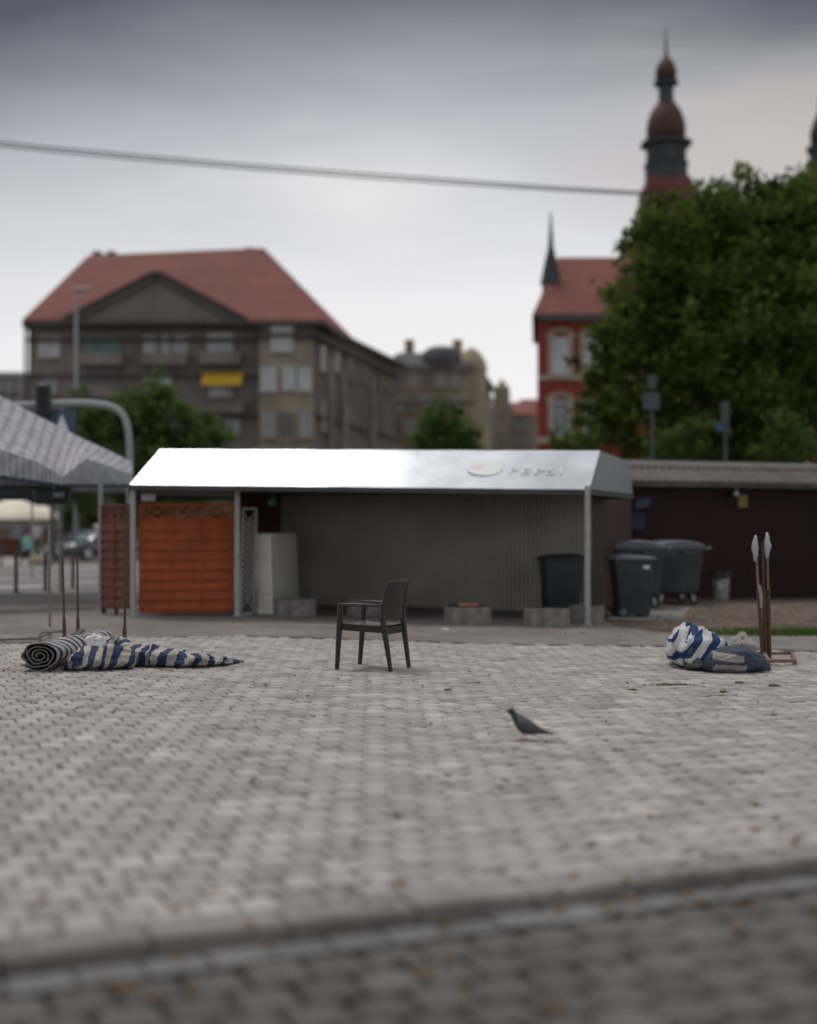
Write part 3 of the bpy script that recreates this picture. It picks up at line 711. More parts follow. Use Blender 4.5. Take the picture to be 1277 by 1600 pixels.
for i, (px, py, wd, lb) in enumerate(PT):
    e, h = planter(px, py, wd, lb, rz=(0, 0, R(3), R(-2), 0)[i])
    if i in (3, 4):
        for (x, y) in (((-.10, -.05), (.22, -.04)) if i == 3 else ((.08, 0),)):
            b = sprig(e, 0, 0, 0, 90, .09); b.v = [v + Vector((e.location.x + x, e.location.y + y, e.location.z + h - .05)) for v in b.v]
            o = b.build('seedling', M['leaf_mid'])
            tagit(o, {(-.10): 'small green seedling at the left of the planter before the dark bin', .22: 'small green seedling at the right of the planter before the dark bin', .08: 'small green seedling in the planter behind the roof post'}[x], 'plant')
    if i == 2:
        for k, (x, z, sx, sz, m, nm, lb2) in enumerate(((-.22, .02, .09, .05, 'stoneblk', 'stone', 'black stone at the left of the broken brick on the planter'), (.20, .01, .09, .04, 'stoneblk', 'stone', 'black stone at the right of the broken brick on the planter'), (-.0, .03, .15, .035, 'brickbit', 'broken_brick', 'reddish broken brick slab lying across the planter'))):
            b = MB(); n = 10; rings = []
            for q in range(7):
                t = q / 6 * 2 - 1; rr = math.sqrt(max(.04, 1 - t * t)) if m == 'stoneblk' else .85 + .15 * random.random()
                rings.append([Vector((e.location.x + x + t * sx, e.location.y - .1 + math.cos(a_) * .08 * rr, e.location.z + h + z + math.sin(a_) * sz * rr * random.uniform(.7, 1.1))) for a_ in [2 * math.pi * j / n for j in range(n)]])
            b.loft(rings); tagit(b.build(nm, M[m], angle=35), lb2, 'stone' if m == 'stoneblk' else 'brick')
# blue bottle behind first planter, litter
b = MB(); p = U(482, 952); b.lathe([(.035, 0), (.037, .02), (.037, .22), (.015, .27), (.014, .31), (.016, .33)], 14, tuple(p)); tagit(b.build('bottle', M['signblue'], smooth=True), 'small blue bottle standing behind the planter by the cabinet', 'bottle')
for px, py, sz, lb in ((696, 983, .05, 'crumpled white paper scrap lying before the planter with stones'), (382, 962, .09, 'pale crumpled rag at the foot of the lattice panel')):
    p = U(px, py); b = MB(); rings = []
    for q in range(6):
        t = q / 5 * 2 - 1; rings.append([p + Vector((t * sz, math.cos(a_) * sz * .5, abs(math.sin(a_)) * sz * .35 * random.uniform(.3, 1))) for a_ in [2 * math.pi * j / 8 for j in range(8)]])
    b.loft(rings); tagit(b.build('litter', M['whitecl'] if sz < .06 else M['greypatch']), lb, 'litter')

# ---------------------------------------------------------------- bins
def rr_ring(X, Y, z, c2=.05, cx=0, cy=0, tilt=0):
    return [Vector((cx + u, cy + v, z + tilt * u)) for u, v in ((X - c2, -Y), (X - c2 * .3, -Y + c2 * .3), (X, -Y + c2), (X, Y - c2), (X - c2 * .3, Y - c2 * .3), (X - c2, Y), (-X + c2, Y), (-X + c2 * .3, Y - c2 * .3), (-X, Y - c2), (-X, -Y + c2), (-X + c2 * .3, -Y + c2 * .3), (-X + c2, -Y))]
def wheel(e, c2, r, w2, axis='Y', rim=True):
    b = MB(); c2 = Vector(c2)
    def rg(rad, o): return [c2 + (Vector((rad * math.cos(a), o, rad * math.sin(a))) if axis == 'Y' else Vector((o, rad * math.cos(a), rad * math.sin(a)))) for a in [2 * math.pi * k / 20 for k in range(20)]]
    b.loft([rg(r * .6, -w2 / 2), rg(r * .92, -w2 / 2), rg(r, -w2 * .3), rg(r, w2 * .3), rg(r * .92, w2 / 2), rg(r * .6, w2 / 2)]); wo = b.build('wheel', M['rubber'], e, world=False, angle=40)
    b = MB(); b.loft([rg(r * .2, -w2 * .56), rg(r * .56, -w2 * .53), rg(r * .56, w2 * .53), rg(r * .2, w2 * .56)]); b.build('hub', M['lid'], wo, world=False)
def small_bin(loc, rz, label, body, lid, sticker=False):
    # local: -x is the back with wheels
    e = empty('wheelie_bin', loc, rz, label=label, cat='bin', group='two-wheeled rubbish bins')
    b = MB(); b.loft([rr_ring(.25, .21, .06, .04, cx=.02), rr_ring(.27, .225, .10, .05, cx=.02), rr_ring(.335, .275, .93, .06), rr_ring(.355, .29, .935, .06), rr_ring(.36, .295, .985, .06)]); b.box((.2, 0, .04), (.12, .4, .08)); b.build('body', body, e, world=False, angle=35)
    b = MB(); b.loft([rr_ring(.375, .305, .985, .07, cx=.012), rr_ring(.378, .308, 1.01, .07, cx=.012), rr_ring(.34, .27, 1.045, .09, cx=.01, tilt=-.03), rr_ring(.22, .16, 1.07, .1, cx=0, tilt=-.04)]); lo = b.build('lid', lid, e, world=False, angle=35)
    b = MB(); b.tube([(-.36, -.2, 1.0), (-.43, -.2, 1.0), (-.43, .2, 1.0), (-.36, .2, 1.0)], .014, 8); b.build('handle', body, e, world=False)
    for s in (-1, 1): wheel(e, (-.2, s * .27, .10), .10, .045)
    b = MB(); b.tube([(-.2, -.27, .1), (-.2, .27, .1)], .012, 8); b.build('axle', M['steel'], e, world=False)
    if sticker:
        b = MB(); b.box((.20, -.279, .86), (.11, .004, .06)); b.build('sticker', M['whitecl'], e, world=False)
    return e
p = U(991, 966); small_bin((p.x, p.y + .3, p.z), R(4), 'grey two-wheeled bin with a white sticker in front of the big containers', M['bin'], M['lid'], True)
p = U(881, 967); small_bin((p.x, p.y + .32, p.z), R(186), 'blackish two-wheeled bin under the pavilion roof behind the planters', M['bindark'], M['bindark'])
def container():
    e = empty('waste_container', (0, 0, 0))
    # local x = depth side facing sideways (1.07), y = long side 1.37
    b = MB(); b.loft([rr_ring(.38, .52, .22, .06), rr_ring(.42, .57, .27, .08), rr_ring(.50, .66, 1.10, .08), rr_ring(.53, .69, 1.105, .08), rr_ring(.53, .69, 1.15, .08)]); b.build('body', M['bin'], e, world=False, angle=35)
    b = MB(); ny = 8; rings = []
    for k in range(13):
        x = -.56 + 1.12 * k / 12; zc = 1.17 + .14 * math.sin(math.pi * k / 12) ** .6
        rings.append([Vector((x, -.70, 1.15)), Vector((x, -.70, zc - .03)), Vector((x, -.62, zc)), Vector((x, .62, zc)), Vector((x, .70, zc - .03)), Vector((x, .70, 1.15))])
    b.loft(rings); b.build('lid', M['lid'], e, world=False, angle=30)
    b = MB(); b.tube([(.12, -.71, 1.10), (.12, -.75, 1.06), (.36, -.75, 1.06), (.36, -.71, 1.10)], .014, 8); b.build('handle', M['lid'], e, world=False)
    b = MB(); b.tube([(-.12, -.71, 1.10), (-.12, -.75, 1.06), (-.36, -.75, 1.06), (-.36, -.71, 1.10)], .014, 8); b.build('handle', M['lid'], e, world=False)
    b = MB(); b.tube([(.54, -.66, 1.12), (.60, -.70, 1.16), (.60, -.70, 1.2)], .022, 8); b.tube([(-.54, -.66, 1.12), (-.60, -.70, 1.16), (-.60, -.70, 1.2)], .022, 8); b.build('trunnion', M['steel'], e, world=False)
    for sx in (-1, 1):
        for sy in (-1, 1):
            wheel(e, (sx * .34, sy * .45, .10), .10, .05, 'Y')
            b = MB(); b.bar((sx * .34, sy * .45 - .035, .1), (sx * .31, sy * .45 - .035, .24), .05, .008); b.bar((sx * .34, sy * .45 + .035, .1), (sx * .31, sy * .45 + .035, .24), .05, .008); b.box((sx * .31, sy * .45, .235), (.10, .10, .02)); b.build('caster_fork', M['steel'], e, world=False)
    return e
c1 = container(); p = U(1000, 952); c1.location = (p.x, p.y + .55, p.z); c1.rotation_euler.z = R(-5)
tagit(c1, 'large grey four-wheeled waste container directly behind the small grey bin', 'waste container', 'large wheeled waste containers')
bpy.context.view_layer.update()
c2 = copy_tree(c1, None, label='large grey four-wheeled waste container on the right, nearest the round metal can'); p = U(1059, 946); c2.location = (p.x, p.y + .6, p.z); c2.rotation_euler.z = R(3)
# round can
p = U(1126, 937); e = empty('metal_can', p, label='small round grey metal can with black liner against the maroon hut', cat='bin')
b = MB(); b.lathe([(.17, 0), (.175, .01), (.20, .44), (.205, .46)], 24); b.build('body', M['galv'], e, world=False, smooth=True)
b = MB()
for z in (.25, .38): b.lathe([(.20, z), (.207, z + .008), (.20, z + .016)], 24)
b.build('band', M['steel'], e, world=False)
b = MB(); rr = [(.20, .50), (.225, .51), (.225, .60), (.19, .625), (.18, .56)]; b.loft([[Vector(((r + random.uniform(-.012, .012)) * math.cos(a), (r + random.uniform(-.01, .01)) * math.sin(a), z + random.uniform(-.012, .012))) for a in [2 * math.pi * k / 24 for k in range(24)]] for r, z in [(.2, .44)] + rr]); b.build('liner', M['bindark'], e, world=False)
b = MB(); b.box((-.05, -.203, .31), (.075, .004, .10)); lb_ = b.build('label', M['whitecl'], e, world=False); b = MB(); b.box((-.05, -.207, .31), (.03, .003, .06)); b.build('symbol', M['signyellow'], lb_, world=False)
# clutter in the dark gap between wall post and bins
p = U(948, 962); b = MB(); b.tube([p + Vector((0, .3, 0)), p + Vector((-.02, .3, .7)), p + Vector((-.08, .3, .8))], .02, 8); tagit(b.build('bent_pipe', M['pipe']), 'bent rusty pipe in the dark gap beside the small grey bin', 'pipe')
p = U(940, 958); b = MB(); b.cbox(p + Vector((.15, .9, .33)), (.5, .4, .6), .03, rz=.3); tagit(b.build('rubbish_crate', M['brown']), 'dark brown crate in the gap left of the small grey bin', 'crate')

# ---------------------------------------------------------------- maroon hut
def build_hut():
    a = P(925, 900, 27.2); c2 = P(1480, 930, 30.4)
    e = empty('hut', (a.x + 3, a.y + 1, G(a.x + 3)), label='long dark maroon corrugated metal hut behind the bins', cat='hut')
    corrugated('wall', M['maroon'], a, c2, .02, 2.5, .105, .05, e)
    t = (Vector((c2.x, c2.y)) - Vector((a.x, a.y))).normalized(); n = Vector((-t.y, t.x))
    b = MB(); L0 = Vector((a.x, a.y)) ; L1 = Vector((c2.x, c2.y)); bk = n * 5
    b.slab([(L0.x + bk.x, L0.y + bk.y, 0), (L0.x + bk.x, L0.y + bk.y, 2.9), (L0.x, L0.y, 2.5), (L0.x, L0.y, 0)], .03); b.build('end_wall', M['maroon'], e)
    # corrugated roof
    b = MB(); Ln = (L1 - L0).length + .6; vs = []; s = -.3; k = 0; P_ = L0 - t * .3
    A0, A1 = P_ - n * .35, P_ + n * 5.2
    m = int(Ln / .045)
    for i in range(m + 1):
        zz_ = .018 * math.sin(i * math.pi / 2)
        for (q, z) in ((A0, 2.50), (A0.lerp(A1, .12), 2.88), (A1, 3.25)):
            r_ = q + t * (i * .045); vs.append((r_.x, r_.y, z + zz_))
    fs = []
    for i in range(m):
        for j in range(2): k = i * 3 + j; fs.append((k, k + 3, k + 4, k + 1))
    b.add(vs, fs); b.build('roof', M['hutroof'], e)
    b = MB(); q0 = P_ + n * .27; q1 = q0 + t * Ln; b.bar((q0.x, q0.y, 2.95), (q1.x, q1.y, 2.95), .05, .05); b.build('ridge_cap', M['galv'], e)
    b = MB(); q0 = P_ - n * .30; q1 = q0 + t * Ln; b.bar((q0.x, q0.y, 2.455), (q1.x, q1.y, 2.455), .03, .14); b.build('gutter', M['hutroof'], e)
    return a, c2, n
ha, hc, hn = build_hut()
def hutpt(px, py, off=.06):
    a2, b2 = Vector((ha.x, ha.y)), Vector((hc.x, hc.y)); t = (b2 - a2); dx = (px - CX) / F
    # ray (dx*s, s) hits a2+u*t
    u = (dx * a2.y - a2.x) / (t.x - dx * t.y); q = a2 + t * u; q = q - hn * off
    return Vector((q.x, q.y, EYE + (HY - py) / F * q.y))
p = hutpt(1158, 783); e = empty('warning_sign', p, label='small yellow box sign fixed high on the maroon hut wall', cat='sign')
b = MB(); b.cbox(p, (.19, .04, .27), .01); b.build('panel', M['signyellow'], e)
b = MB(); b.box(p + Vector((0, -.024, .0)), (.13, .006, .19)); b.build('face', mat('sign_face', (.22, .16, .05), .6), e)
p = hutpt(1144, 768, .15); e = empty('lamp', p, label='small silver lamp fixed to the hut wall beside the yellow sign', cat='lamp')
b = MB(); b.lathe([(.02, -.14), (.07, -.10), (.06, .0), (.03, .06), (.02, .09)], 14); b.build('lamp_head', M['steel'], e, world=False, smooth=True)
b = MB(); b.tube([(0, 0, .08), (0, .02, .2), (0, .12, .22)], .012, 8); b.build('bracket', M['galv'], e, world=False)
p = hutpt(990, 815, .12); b = MB(); b.cbox(p, (.42, .03, .36), .01); e2 = b.build('poster', M['signblue']); e2.data.materials[0] = mat('board_blue', (.012, .018, .05), .6); tagit(e2, 'dark blue board hanging on the hut wall above the bins', 'board')
p = hutpt(997, 788, .16); b = MB(); b.slab([p + Vector(v) for v in ((-.16, 0, -.1), (.14, -.02, -.06), (.22, 0, .14), (-.1, 0, .12))], .02); tagit(b.build('tarpaulin', M['navy']), 'dark blue tarpaulin scrap hung above the blue board on the hut', 'tarpaulin')

# ---------------------------------------------------------------- canvas heaps
def cloth_tube(name, spine, prof, m, seed=0, n=44, steps=90, fold=.10, flat=.0, uvs=1.0, twist=0.0, label=None, cat='canvas', parent=None, group=None, uvdir=None):
    """spine: list of Vector ground points; prof: list of (half width, height) along it"""
    b = MB(); uv = []; rings = []
    def interp(lst, t):
        k = t * (len(lst) - 1); i = min(int(k), len(lst) - 2); f = k - i; f = f * f * (3 - 2 * f); return lst[i] * (1 - f) + lst[i + 1] * f
    sp = [Vector(s_) for s_ in spine]; ww = [p_[0] for p_ in prof]; hh = [p_[1] for p_ in prof]; Ltot = sum((sp[i + 1] - sp[i]).length for i in range(len(sp) - 1))
    for i in range(steps + 1):
        t = i / steps; c_ = interp(sp, t); c2 = interp(sp, min(1, t + .01)); c0 = interp(sp, max(0, t - .01)); d = (c2 - c0); d.z = 0; d.normalize(); sx = Vector((-d.y, d.x, 0))
        w_, h_ = interp(ww, t), interp(hh, t); ring = []
        for k in range(n):
            a = 2 * math.pi * k / n; ca, sa = math.cos(a), math.sin(a)
            f = 1 + fold * noise.noise(Vector((t * Ltot * 6 + seed, ca * 1.5, sa * 1.5 + seed))) * 1.6 + fold * .5 * noise.noise(Vector((t * Ltot * 18 + seed, ca * 4, sa * 4))) + fold * .55 * math.sin(t * Ltot * 22 + 3 * a + seed) + fold * .8 * (abs(noise.noise(Vector((t * Ltot * 9, ca * 2.6 + seed, sa * 2.6)))) * -2 + .4)
            z = h_ / 2 + sa * h_ / 2 * f
            if sa < 0: z = max(.004, h_ / 2 + sa * h_ / 2)
            ring.append(c_ + sx * ca * w_ * f + Vector((0, 0, z + G(c_.x) - c_.z)) )
            uv.append((t * Ltot * uvs + twist * k / n, k / n) if uvdir is None else (uvs * ring[-1].dot(Vector(uvdir)), k / n))
        rings.append(ring)
    b.loft(rings); b.uv = uv
    return b.build(name, m, parent, smooth=True) if parent is not None else tagit(b.build(name, m, smooth=True), label, cat, group)
# left: roll A with a spiral end
def roll_A():
    p0, p1 = U(60, 1050), U(160, 1012); axis = Vector((p1.x - p0.x, p1.y - p0.y, 0)); Ln = axis.length; axis.normalize(); sx = Vector((-axis.y, axis.x, 0))
    if sx.y < 0: sx = -sx
    e = empty('canvas_roll', p0, label='blue and white striped canvas rolled up with its spiral end facing left', cat='canvas', group='striped canvas lying at the left')
    turns = 4.0; n = 110; R1 = .16; rings = []; uv = []; steps = 26
    for i in range(steps + 1):
        t = i / steps; c_ = Vector((p0.x, p0.y, G(p0.x))) + axis * (Ln * t) ; ring = []; k_ = 1 - .25 * t + .05 * noise.noise(Vector((t * 7, 0, 0)))
        pr = []
        for q in range(n + 1):
            u = q / n; rad = R1 * (.16 + .84 * u) * k_; a = u * turns * 2 * math.pi - .6; wob = 1 + .16 * noise.noise(Vector((math.cos(a) * 1.5, math.sin(a) * 1.5 + u * 3, t * 4)))
            pr.append((rad * math.cos(a) * 1.25 * wob, max(-.155, rad * math.sin(a) * .92 * wob)))
        inset = lambda x, z: (x * (1 - .012 / max(.02, math.hypot(x, z))), z * (1 - .012 / max(.02, math.hypot(x, z))))
        both = pr + [inset(*q) for q in reversed(pr)]
        bulge = .05 * noise.noise(Vector((t * 3, 5, 5)))
        for (x, z) in both:
            rr_ = math.hypot(x, z); ring.append(c_ - sx * x + Vector((0, 0, .155 * k_ + z)) - axis * (.035 * (1 - t) * (1 - rr_ / R1)) * -1); uv.append((t * Ln * 4.6 + x * 2.2 + z * 1.0, z))
        rings.append(ring)
    b = MB(); b.loft(rings, cap=False); 
    m2 = 2 * (n + 1)
    for q in range(n):
        for base in (0, steps * m2): b.f.append((base + q, base + q + 1, base + m2 - 2 - q, base + m2 - 1 - q)); b.mi.append(1)
    b.uv = uv; b.build('roll', [M['stripe'], mat('roll_edge', (.17, .155, .135), .9, .3, 20)], e, smooth=True, angle=60)
roll_A()
cloth_tube('canvas_bundle', [U(100, 1046), U(125, 1047), U(160, 1046), U(206, 1044)], [(.05, .05), (.17, .20), (.19, .235), (.14, .20)], M['stripe'], 3, fold=.18, uvs=9.5, twist=2, label='fat folded bundle of blue and white striped canvas between the roll and the flat strip', group='striped canvas lying at the left')
cloth_tube('canvas_strip', [U(202, 1040), U(240, 1041), U(285, 1042), U(330, 1040), U(378, 1034)], [(.13, .20), (.19, .21), (.20, .165), (.17, .105), (.03, .02)], M['stripe'], 8, fold=.20, uvs=7.0, twist=1, steps=130, label='long flat striped canvas tapering to the right across the paving', group='striped canvas lying at the left')
cloth_tube('canvas_fold', [U(118, 1022), U(150, 1024), U(190, 1026), U(226, 1030)], [(.07, .13), (.12, .20), (.12, .20), (.09, .14)], M['stripe'], 13, fold=.2, uvs=9.0, twist=1, label='crumpled strip of striped canvas lying behind the fat bundle', group='striped canvas lying at the left')
cloth_tube('dark_bag', [U(98, 1024), U(112, 1016), U(128, 1010)], [(.03, .05), (.06, .17), (.05, .20)], M['darkpole'], 21, fold=.2, label='small dark bag stuffed behind the striped roll', cat='bag')
cloth_tube('white_wrapper', [U(128, 1030), U(145, 1029), U(163, 1027)], [(.03, .20), (.06, .262), (.03, .22)], M['whitecl'], 31, fold=.25, label='white crumpled plastic lying on top of the striped bundle', cat='plastic')
b = MB(); b.tube([U(-60, 1050), U(-10, 1047.5), U(28, 1047)], .008, 6); tagit(b.build('string', M['redstring']), 'thin red string lying beside the canvas roll', 'string')
# right heap
cloth_tube('canvas_heap', [U(1054, 1034), U(1072, 1043), U(1104, 1047), U(1155, 1040)], [(.07, .14), (.20, .46), (.24, .40), (.12, .14)], M['stripew'], 5, fold=.13, uvs=7.2, uvdir=(.85, .25, -.50), steps=120, label='bright white and blue striped canvas heaped on the paving at the right', group='canvas heap at the right')
o = cloth_tube('canvas_sack', [U(1098, 1048), U(1118, 1050), U(1150, 1051), U(1180, 1049), U(1203, 1046)], [(.04, .08), (.15, .235), (.18, .29), (.13, .20), (.02, .03)], [M['navy'], M['greypatch']], 9, fold=.09, uvs=1, n=90, steps=240, label='navy blue canvas sack with pale grey patches tapering to a point', group='canvas heap at the right')
for pl in o.data.polygons:
    v = pl.center; x0 = U(1118, 1048).x; d = v.x - U(1098, 1048).x
    hz = v.z - G(v.x)
    if .06 < d < .40 and (hz < .09 and v.y < U(1118, 1050).y + .1 or .15 < hz + d * .12 < .23 and d < .36): pl.material_index = 1
cloth_tube('white_rag', [U(1140, 1022), U(1160, 1020), U(1178, 1023)], [(.05, .12), (.10, .24), (.04, .12)], M['greypatch'], 15, fold=.25, label='pale crumpled rag behind the navy sack', cat='rag')
cloth_tube('dark_netting', [U(1072, 1046), U(1090, 1048), U(1108, 1047)], [(.05, .17), (.10, .25), (.05, .2)], M['darkpole'], 25, fold=.3, label='dark crumpled netting lying on the striped heap', cat='netting')

# ---------------------------------------------------------------- parasol stands
def U3(px, py, z): p = U(px, py); return Vector((p.x, p.y, G(p.x) + z))
def stand_left():
    p = U(78, 992); e = empty('stand', p, label='grey tubular stand with a tall thin pole at the far left', cat='parasol stand', group='parasol stands')
    b = MB(); q = P(77, 818, p.y); b.tube([p + Vector((0, 0, .0)), q], .018, 8); b.build('pole', M['pipe'], e)
    b = MB(); a1, a2 = U(62, 1006), U(103, 1004); up = .14
    b.tube([a1, a1 + Vector((0, 0, up * .8)), a1 + Vector((.04, 0, up)), a2 + Vector((-.04, 0, up)), a2 + Vector((0, 0, up * .8)), a2], .018, 8)
    b.tube([U(-60, 1008) + Vector((0, 0, .05)), U(60, 1002) + Vector((0, 0, .04)), U(76, 998) + Vector((0, 0, .06)), p + Vector((0, 0, .10))], .018, 8)
    b.tube([U(72, 1001), U(100, 1001)], .01, 8); b.build('base_frame', M['pipe'], e)
stand_left()
def thin_stand(px, py, tpx, tpy, m, label, extra=0):
    p = U(px, py); e = empty('stand', p, label=label, cat='parasol stand', group='parasol stands')
    q = P(tpx, tpy, p.y + .02); b = MB(); b.tube([p, p.lerp(q, .5), q], [.016, .014, .012], 8); b.build('pole', m, e)
    b = MB(); b.tube([p, p + (q - p).normalized() * .28], .023, 8); b.build('socket', m, e)
    b = MB(); b.bar(p + Vector((-.05, 0, .02)), p + Vector((.5 if extra else .15, .1, .02)), .035, .03); b.bar(p + Vector((.02, -.15, .018)), p + Vector((.02, .2, .018)), .035, .03); b.build('foot', m, e)
thin_stand(101, 1004, 98, 868, M['rust'], 'thin rusty pole standing next to the grey tubular stand')
thin_stand(122, 1002, 121, 868, M['rust'], 'thin rusty pole standing behind the striped canvas roll', 1)
thin_stand(194, 1020, 199, 786, M['rust'], 'tall leaning rusty pole standing in front of the dark red screen')
def stand_right():
    p = U(1196, 1030); e = empty('stand', p, label='cluster of three rusty poles with white plastic bags on top in one rusty base', cat='parasol stand', group='parasol stands')
    for bx, tx, ty, m in ((1192, 1181, 848, 'rustlight'), (1197, 1192, 846, 'rust'), (1203, 1199, 844, 'rustlight')):
        a = U3(bx, 1028, 0); q = P(tx, ty, a.y + .02); mid = a.lerp(q, .58)
        b = MB(); b.tube([a, mid], .0235, 8); po = b.build('lower_pole', M['rust'], e); b = MB(); b.tube([mid, q], .014, 8); b.build('upper_pole', M[m], e)
        if tx != 1192:
            b = MB(); b.loft([[q + Vector((r * math.cos(a_) * random.uniform(.6, 1.2), r * math.sin(a_), z)) for a_ in [2 * math.pi * k / 10 for k in range(10)]] for r, z in ((.016, -.22), (.026, -.15), (.045, -.07), (.036, -.01), (.028, .04), (.008, .09))]); b.build('plastic_bag', M['bagw'], e, smooth=True)
    a = U3(1192, 1029, 0); b = MB(); q = P(1187, 915, a.y - .03); q2 = P(1190, 950, a.y - .03); b.tube([q, q.lerp(q2, .5) + Vector((.01, 0, 0)), q2], [.018, .02, .014], 8); b.build('tape', M['greypatch'], e)
    b = MB(); z = .045
    cs = [U(1170, 1027), U(1238, 1027), U(1242, 1039), U(1180, 1040)]; cs = [Vector((c_.x, c_.y, G(c_.x) + z)) for c_ in cs]
    for i in range(4): b.bar(cs[i], cs[(i + 1) % 4], .035, .035)
    b.bar(cs[0].lerp(cs[1], .35), cs[3].lerp(cs[2], .35), .035, .035)
    for c_ in cs: b.box(c_ - Vector((0, 0, .022)), (.03, .03, .045))
    b.build('base_frame', M['rustlight'], e)
stand_right()

# ---------------------------------------------------------------- striped market canopy at left
def build_canopy():
    e = empty('striped_canopy', (-8.5, 24, G(-8.5)), label='grey blue striped market canopy with deep valance at the left edge', cat='canopy')
    # eave line: L (off frame) - C corner px100 - Rr px205 ; ridge above
    def P_(px, py, d): return P(px, py, d)
    eT = [P_(-170, 675, 20.5), P_(0, 702, 21.8), P_(60, 722, 22.3), P_(98, 745, 22.6), P_(135, 716, 23.4), P_(170, 728, 24.2), P_(206, 741, 25)]
    rd = [P_(-170, 545, 24.0), P_(0, 618, 24.6), P_(50, 645, 24.9), P_(95, 668, 25.1), P_(135, 688, 25.4), P_(170, 704, 25.6), P_(207, 722, 25.9)]
    vb = [P_(-170, 728, 20.45), P_(0, 745, 21.75), P_(60, 754, 22.25), P_(98, 759, 22.55), P_(135, 759, 23.35), P_(170, 759, 24.15), P_(206, 759, 24.95)]
    def resamp(lst, n):
        o = []
        for i in range(n + 1):
            k = i / n * (len(lst) - 1); j = min(int(k), len(lst) - 2); o.append(lst[j].lerp(lst[j + 1], k - j))
        return o
    n = 84; E_, R_, V_ = resamp(eT, n), resamp(rd, n), resamp(vb, n)
    b = MB(); rings = []; uv = []
    for i in range(n + 1):
        row = [R_[i].lerp(E_[i], j / 6) - Vector((0, 0, .05 * math.sin(math.pi * j / 6) )) for j in range(7)]
        rings.append(row); uv += [(i / n * 17 + j * .30, j / 6) for j in range(7)]
    b.loft(rings, cap=False, closed=False); k = len(b.v); b.v += [v - Vector((0, 0, .012)) for v in b.v[:k]]; 
    b.f += [tuple(k + i for i in reversed(f)) for f in b.f]; b.mi = [0] * len(b.f); b.uv = uv * 2
    b.build('roof', M['awnstripe'], e, smooth=True)
    b = MB(); uv = []; rings = []
    for i in range(n + 1):
        sc = .02 * abs(math.sin(i * math.pi / 3)); wv = .02 * math.sin(i * 1.9)
        d = Vector((.3, -.95, 0)) * wv
        rings.append([E_[i], E_[i].lerp(V_[i], .5) + d * .6, V_[i] + d + Vector((0, 0, sc))]); uv += [(i / n * 34, j / 2) for j in range(3)]
    b.loft(rings, cap=False, closed=False); b.uv = uv; b.build('valance', M['awnstripe'], e, smooth=True)
    b = MB()
    q = [V_[i] + Vector((0, .02, .01)) for i in range(0, n + 1, 6)]; b.tube(q, .03, 6); b.build('edge_trim', M['navy'], e)
    # far slope
    b = MB(); far = [v + Vector((-.8, 3.0, -(v.z - 2.3) * 1.0)) for v in resamp(rd, 12)]; b.loft([[a_, c_] for a_, c_ in zip(resamp(rd, 12), far)], cap=False, closed=False); b.uv = [(i // 2 * 2.0, i % 2) for i in range(26)]; b.build('rear_slope', M['awnstripe'], e)
    for px, by, r_, top in ((95, 926, .045, 2.35), (157.5, 953, .04, 2.3), (50, 906, .03, 2.3)):
        p = U(px, by); b = MB(); b.tube([p, Vector((p.x, p.y, top + .15))], r_, 10); b.cbox(p + Vector((0, 0, .008)), (.2, .2, .016), .004); b.build('post', M['pole'], e)
    b = MB(); p = P(95, 830, U(95, 926).y); b.lathe([(.05, -.02), (.053, 0), (.05, .02)], 12, tuple(p)); b.build('reflector', M['redrail'], e)
build_canopy()
# dark heater hanging beneath it
p = P(80, 776, 24.5); e = empty('hanging_box', p, label='dark box shaped heater hanging beneath the striped canopy', cat='heater')
b = MB(); b.cbox((0, 0, 0), (.60, .3, .28), .04); b.cbox((.22, -.02, .05), (.3, .3, .3), .03, ry=.2); b.build('casing', M['bindark'], e, world=False)
b = MB(); b.box((.2, -.19, .03), (.2, .03, .07)); b.build('window', M['glass'], e, world=False)
b = MB(); b.tube([(-.2, 0, .12), (-.2, 0, .5)], .015, 6); b.tube([(.2, 0, .12), (.2, 0, .5)], .015, 6); b.build('bracket', M['stoneblk'], e, world=False)
p = P(20, 770, 27); b = MB(); b.cbox(p, (1.7, .25, .30), .05); b.cbox(p + Vector((.6, 0, -.12)), (.5, .2, .2), .05); tagit(b.build('rolled_awning', M['bindark']), 'dark rolled awning hanging under the canopy above the cream tent', 'awning')

# ---------------------------------------------------------------- bollards
def bollard(px, py, label, h=.85):
    p = U(px, py)
    if not hasattr(bollard, 'src'):
        e = empty('bollard', p); b = MB(); b.lathe([(.042, .0), (.042, h - .03), (.045, h - .02), (.04, h), (.015, h + .012)], 12); b.build('post', M['darkpole'], e, world=False, smooth=False, angle=40)
        b = MB(); b.lathe([(.085, 0), (.085, .012), (.05, .03), (.045, .05)], 12); b.build('collar', M['darkpole'], e, world=False)
        bollard.src = e; bpy.context.view_layer.update()
    else: e = copy_tree(bollard.src)
    e.location = p; tagit(e, label, 'bollard', 'bollards along the street')
bollard(25, 927, 'dark bollard nearest the left edge on the near pavement')
bollard(71, 924, 'dark bollard just left of the thin grey stand pole on the near pavement')
bollard(114, 920, 'dark bollard in front of the parked taxi number plate')
bollard(2, 885, 'dark bollard across the street cut by the left edge of the picture')
bollard(33, 884, 'dark bollard across the street below the person in teal')
bollard(61, 882, 'dark bollard across the street in front of the person in lilac')
bollard(87, 880, 'dark bollard across the street just left of the taxi')
p = U(82, 878); b = MB(); b.tube([p, p + Vector((0, 0, 4.0))], .11, 10); tagit(b.build('utility_pole', M['darkpole']), 'thick dark pole standing across the street left of the taxi', 'pole')
